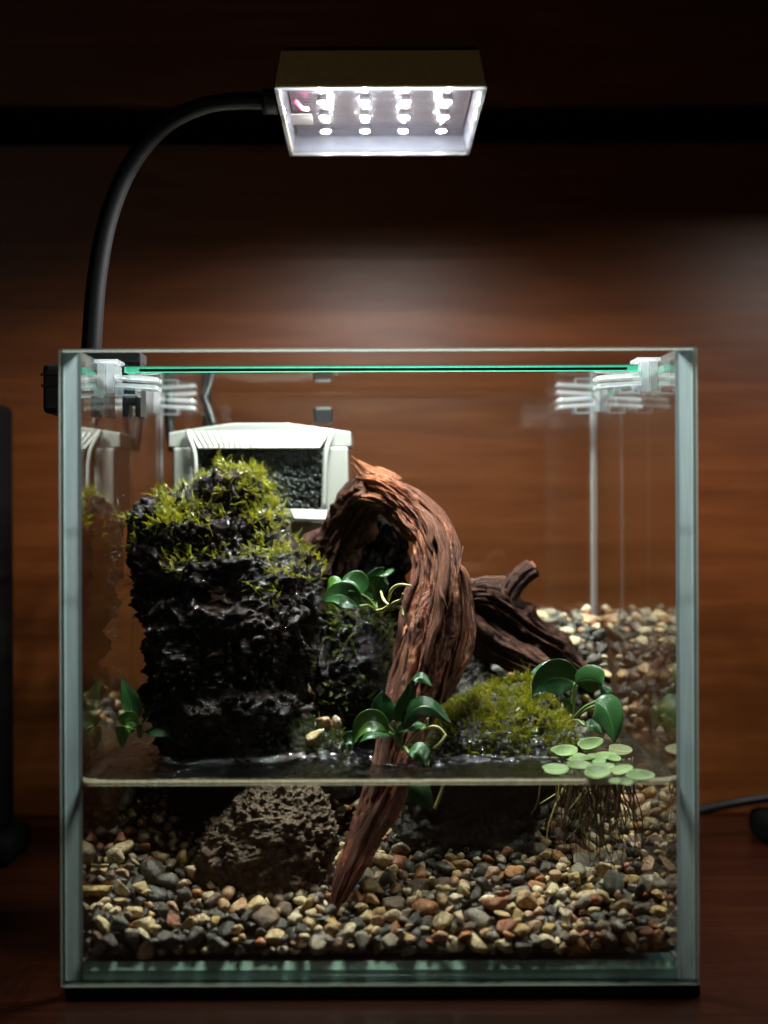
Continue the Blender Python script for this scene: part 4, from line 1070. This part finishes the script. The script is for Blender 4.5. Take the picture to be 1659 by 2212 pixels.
def roots(parent, x, y, n, ln):
    for i in range(n):
        a = rr.uniform(0, 6.28); sp = rr.uniform(.1, .75); l = ln*rr.uniform(.35, 1.0)
        p0 = np.array([x+rr.normal(0, .35), y+rr.normal(0, .25), WATER+.05])
        p1 = p0+np.array([math.cos(a)*sp*.5, math.sin(a)*sp*.4, -l*.35]); p2 = p1+np.array([math.cos(a)*sp*.6+rr.normal(0, .12), math.sin(a)*sp*.4, -l*.35])
        p3 = p2+np.array([math.cos(a)*sp*.3+rr.normal(0, .25), rr.normal(0, .12), -l*.3])
        tube('root', [p0, p1, p2, p3], [.03, .026, .02, .01], 'root' if rr.random() < .92 else 'air_root', parent, 14, 4)
FLOAT = [
 ('floating plant of broad leaves at the back of the cluster, below the drooping leaf', [(1409, 1887, .47, .40), (1472, 1875, .43, .40), (1446, 1894, .22, .25), (1483, 1893, .23, .28)], (1445, 1880), 40, 2.8),
 ('floating plant with a brown spotted leaf nearest the right pane', [(1547, 1881, .40, .42), (1513, 1892, .33, .45), (1533, 1899, .22, .25)], (1530, 1890), 32, 2.8),
 ('floating plant with pale broad leaves in the middle of the cluster', [(1387, 1927, .42, .42), (1449, 1909, .44, .40), (1445, 1926, .40, .40), (1492, 1904, .24, .3), (1502, 1918, .38, .28)], (1450, 1915), 40, 3.2),
 ('floating plant at the front of the cluster, nearest the waterline', [(1490, 1942, .39, .50), (1550, 1930, .38, .30), (1535, 1952, .18, .30), (1563, 1957, .2, .22), (1596, 1948, .44, .36)], (1530, 1940), 36, 3.4)]
FX, CXw, CYw = 3446.0, -0.2, -49.9
def on_water(sx, sy):                     # source-picture guess turned into a place on the water
    py = sy*0.864; d = (15.1-(WATER+.15))*FX/(py-1090); return ((sx*.864-804)*d/FX+CXw, d+CYw)
for lb, lv, cc, nr_, ln in FLOAT:
    cxy = on_water(*cc)
    fp = thing('floating_plant', (cxy[0], cxy[1], WATER), lb, 'floating plant', 'floating plants')
    for i, (sx, sy, w, h) in enumerate(lv):
        x, y = on_water(sx, sy)
        float_leaf(fp, x, y, w*1.12, h*.95, rot=rr.uniform(-40, 40), tilt=rr.uniform(6, 26), cup=rr.uniform(.12, .5), seed=i*1.7, mat='floater_brown' if 'brown' in lb and i == 0 else 'floater')
    roots(fp, cxy[0], max(1.6, min(cxy[1], 5.5)), nr_, ln)

# ------------------------------------------------------------------ beads of water on glass, and on moss and rock added for glints
dr = np.random.default_rng(21)
def beads(P, r0, r1, label, base):
    V, F, n = [], [], 0
    for p in P:
        r = dr.uniform(r0, r1)
        V.append(iv2*np.array([r, r, r*dr.uniform(.8, 1.2)])+p); F += [tuple(k+n for k in q) for q in if2]; n += len(iv2)
    o = obj('water_beads', np.vstack(V), F, 'bead', base=base, smooth=True)
    return tag(o, label, 'water beads', kind='stuff')
P1, n1 = pick(dV, dF, lambda p, n: (6.2 < p[2] < 6.9)*(p[1] < 8.6)*1.0, 300)
P2, n2 = pick(iV, iF, lambda p, n: (p[2] > 6.2)*(p[1] < 9)*1.0, 260)
FV, FF, fn = [], [], 0     # low clear domes added on the water to make glints
for cx_, cy_, sx_, sy_, cnt in ((-2.7, 6.3, 1.1, .55, 60), (3.9, 5.6, 1.5, .55, 90), (0.6, 4.6, .9, .5, 30), (-5.2, 5.2, 1.2, .35, 22)):
    for _ in range(cnt):
        r = dr.uniform(.05, .15); p = np.array([dr.normal(cx_, sx_), dr.normal(cy_, sy_), WATER-.01])
        FV.append(iv3*np.array([r*dr.uniform(.8, 1.6), r, r*dr.uniform(.35, .8)])+p); FF += [tuple(k+fn for k in q) for q in if3]; fn += len(iv3)
o = obj('glint_domes', np.vstack(FV), FF, 'bead', base=(0, 6, WATER), smooth=True)
tag(o, 'clear domes added for glints on the water in front of moss and rocks', 'water beads', kind='stuff')
beads(np.vstack([P1+n1*dr.uniform(.0, .35, (len(P1), 1)), P2+n2*dr.uniform(0, .3, (len(P2), 1))]), .035, .10, 'water beads added for glints on moss along the waterline', (1, 8, 6.3))
P1, n1 = pick(bV, bF, lambda p, n: (p[2] > 6.5)*(p[1] < 9.5)*(n[1] < .1)*(1.0 if patch(p, .8, 3) > 0 else .15), 520)
beads(P1+n1*.0, .02, .085, 'fine water beads added for sparkle on the large black rock', (-5.3, 9, 8))
P3 = np.stack([np.full(260, -9.38), 7.6+dr.normal(0, 1.1, 260), dr.uniform(7.5, 15.5, 260)], 1)
beads(P3, .012, .038, 'beads of water running down the left pane beside the black rock', (-9.4, 7.3, 8))

# ------------------------------------------------------------------ water
nx, ny = 120, 120
X, Y = np.meshgrid(np.linspace(-9.4, 9.4, nx), np.linspace(0.60, 19.4, ny))
def wz(x, y):
    e = min(x+9.4, 9.4-x, y-.6)
    k = max(0, 1-abs(y-6.3)/3.2)*max(0.15, min(1, (x+6)/2, (8.2-x)/1.5))
    return WATER+0.16*math.exp(-e/.10)+0.085*k*mn.noise(Vector((x*2.1, y*1.5, 7)))+0.05*k*mn.noise(Vector((x*5.2, y*3.6, 3)))+0.012*mn.noise(Vector((x*.9, y*1.6, 0)))+0.010*mn.noise(Vector((x*2.3, y*4, 2)))
xs = np.concatenate([[-9.4, -9.36, -9.3, -9.2], np.linspace(-9.05, 9.05, 250), [9.2, 9.3, 9.36, 9.4]])
ys = np.concatenate([[.60, .64, .70, .80], np.linspace(.95, 11.5, 170), np.linspace(11.7, 19.4, 20)])
V = [(x, y, wz(x, y)) for y in ys for x in xs]; nx, ny = len(xs), len(ys)
F = [(i*nx+j, i*nx+j+1, (i+1)*nx+j+1, (i+1)*nx+j) for i in range(ny-1) for j in range(nx-1)]
wt = obj('water', V, F, 'water', smooth=True, base=(0, 10, WATER)); wt['kind'] = 'structure'
def ripple(x, y):
    k = 0
    for cx_, cy_, r_ in ((-2.7, 6.6, 1.5), (4.2, 5.7, 2.4), (0.6, 4.2, 1.2), (-5.6, 5.4, 1.6)):
        k = max(k, math.exp(-((x-cx_)/r_)**2-((y-cy_)/(1.0))**2))
    return k*max(0, .55+mn.noise(Vector((x*1.1, y*1.4, 5))))
at = wt.data.attributes.new('ripple', 'FLOAT', 'POINT'); at.data.foreach_set('value', np.array([ripple(x, y) for y in ys for x in xs], np.float32))
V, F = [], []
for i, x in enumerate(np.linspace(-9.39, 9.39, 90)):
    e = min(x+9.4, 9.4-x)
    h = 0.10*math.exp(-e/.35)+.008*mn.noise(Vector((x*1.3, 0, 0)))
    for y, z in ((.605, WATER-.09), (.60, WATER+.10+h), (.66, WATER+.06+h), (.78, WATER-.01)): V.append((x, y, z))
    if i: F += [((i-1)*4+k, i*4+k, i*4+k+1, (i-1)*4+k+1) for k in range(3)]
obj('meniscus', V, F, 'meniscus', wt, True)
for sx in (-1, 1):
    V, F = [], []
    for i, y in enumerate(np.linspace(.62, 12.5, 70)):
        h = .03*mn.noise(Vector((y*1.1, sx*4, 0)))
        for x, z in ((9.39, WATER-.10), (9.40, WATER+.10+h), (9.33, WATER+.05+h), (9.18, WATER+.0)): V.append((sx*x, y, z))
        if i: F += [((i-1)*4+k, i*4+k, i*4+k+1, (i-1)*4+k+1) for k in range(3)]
    obj('meniscus', V, F, 'meniscus_side', wt, True)
for c, r in (((442, 1600), .26), ((480, 1607), .30), ((508, 1590), .22), ((375, 1612), .16), ((545, 1596), .15)):
    d = (15.1-WATER)*FX/(c[1]-1090); p = np.array([(c[0]-804)*d/FX+CXw, d+CYw, WATER])
    Vq = iv3*np.array([r, r, r*.8])+p; Vq[:, 2] = np.maximum(Vq[:, 2], WATER+.02)
    obj('bubble', Vq, if3, 'bubble', wt, True)

# ------------------------------------------------------------------ things at the edges of the picture
bs = thing('black_stand', (-19.3, 20.5, -0.4), 'tall black blurred stand cut off by the left picture edge', 'stand')
box('column', (-22, -16.45, 18.8, 22.5, 0.75, 19.6), 'recess', bs, 0.3)
box('base', (-22.3, -15.75, 18.2, 23, -0.38, 0.74), 'recess', bs, 0.35)
cbl = tube('cable', [(10.5, 24.5, -.1), (12.5, 24.2, 0.15), (14.5, 24, .75), (16.5, 24, 1.2), (19, 24.3, 1.5)], 0.22, 'goose', n_len=30, n_round=10, base=(14.5, 24, -.2))
tag(cbl, 'black cable curving over the table behind the tank at right', 'cable')
ad = box('power_adapter', (17.4, 21.5, 22.2, 25.2, -0.38, 0.9), 'recess', None, 0.35, base=(18, 23, -.38))
tag(ad, 'black power adapter on the table at the right picture edge', 'adapter')
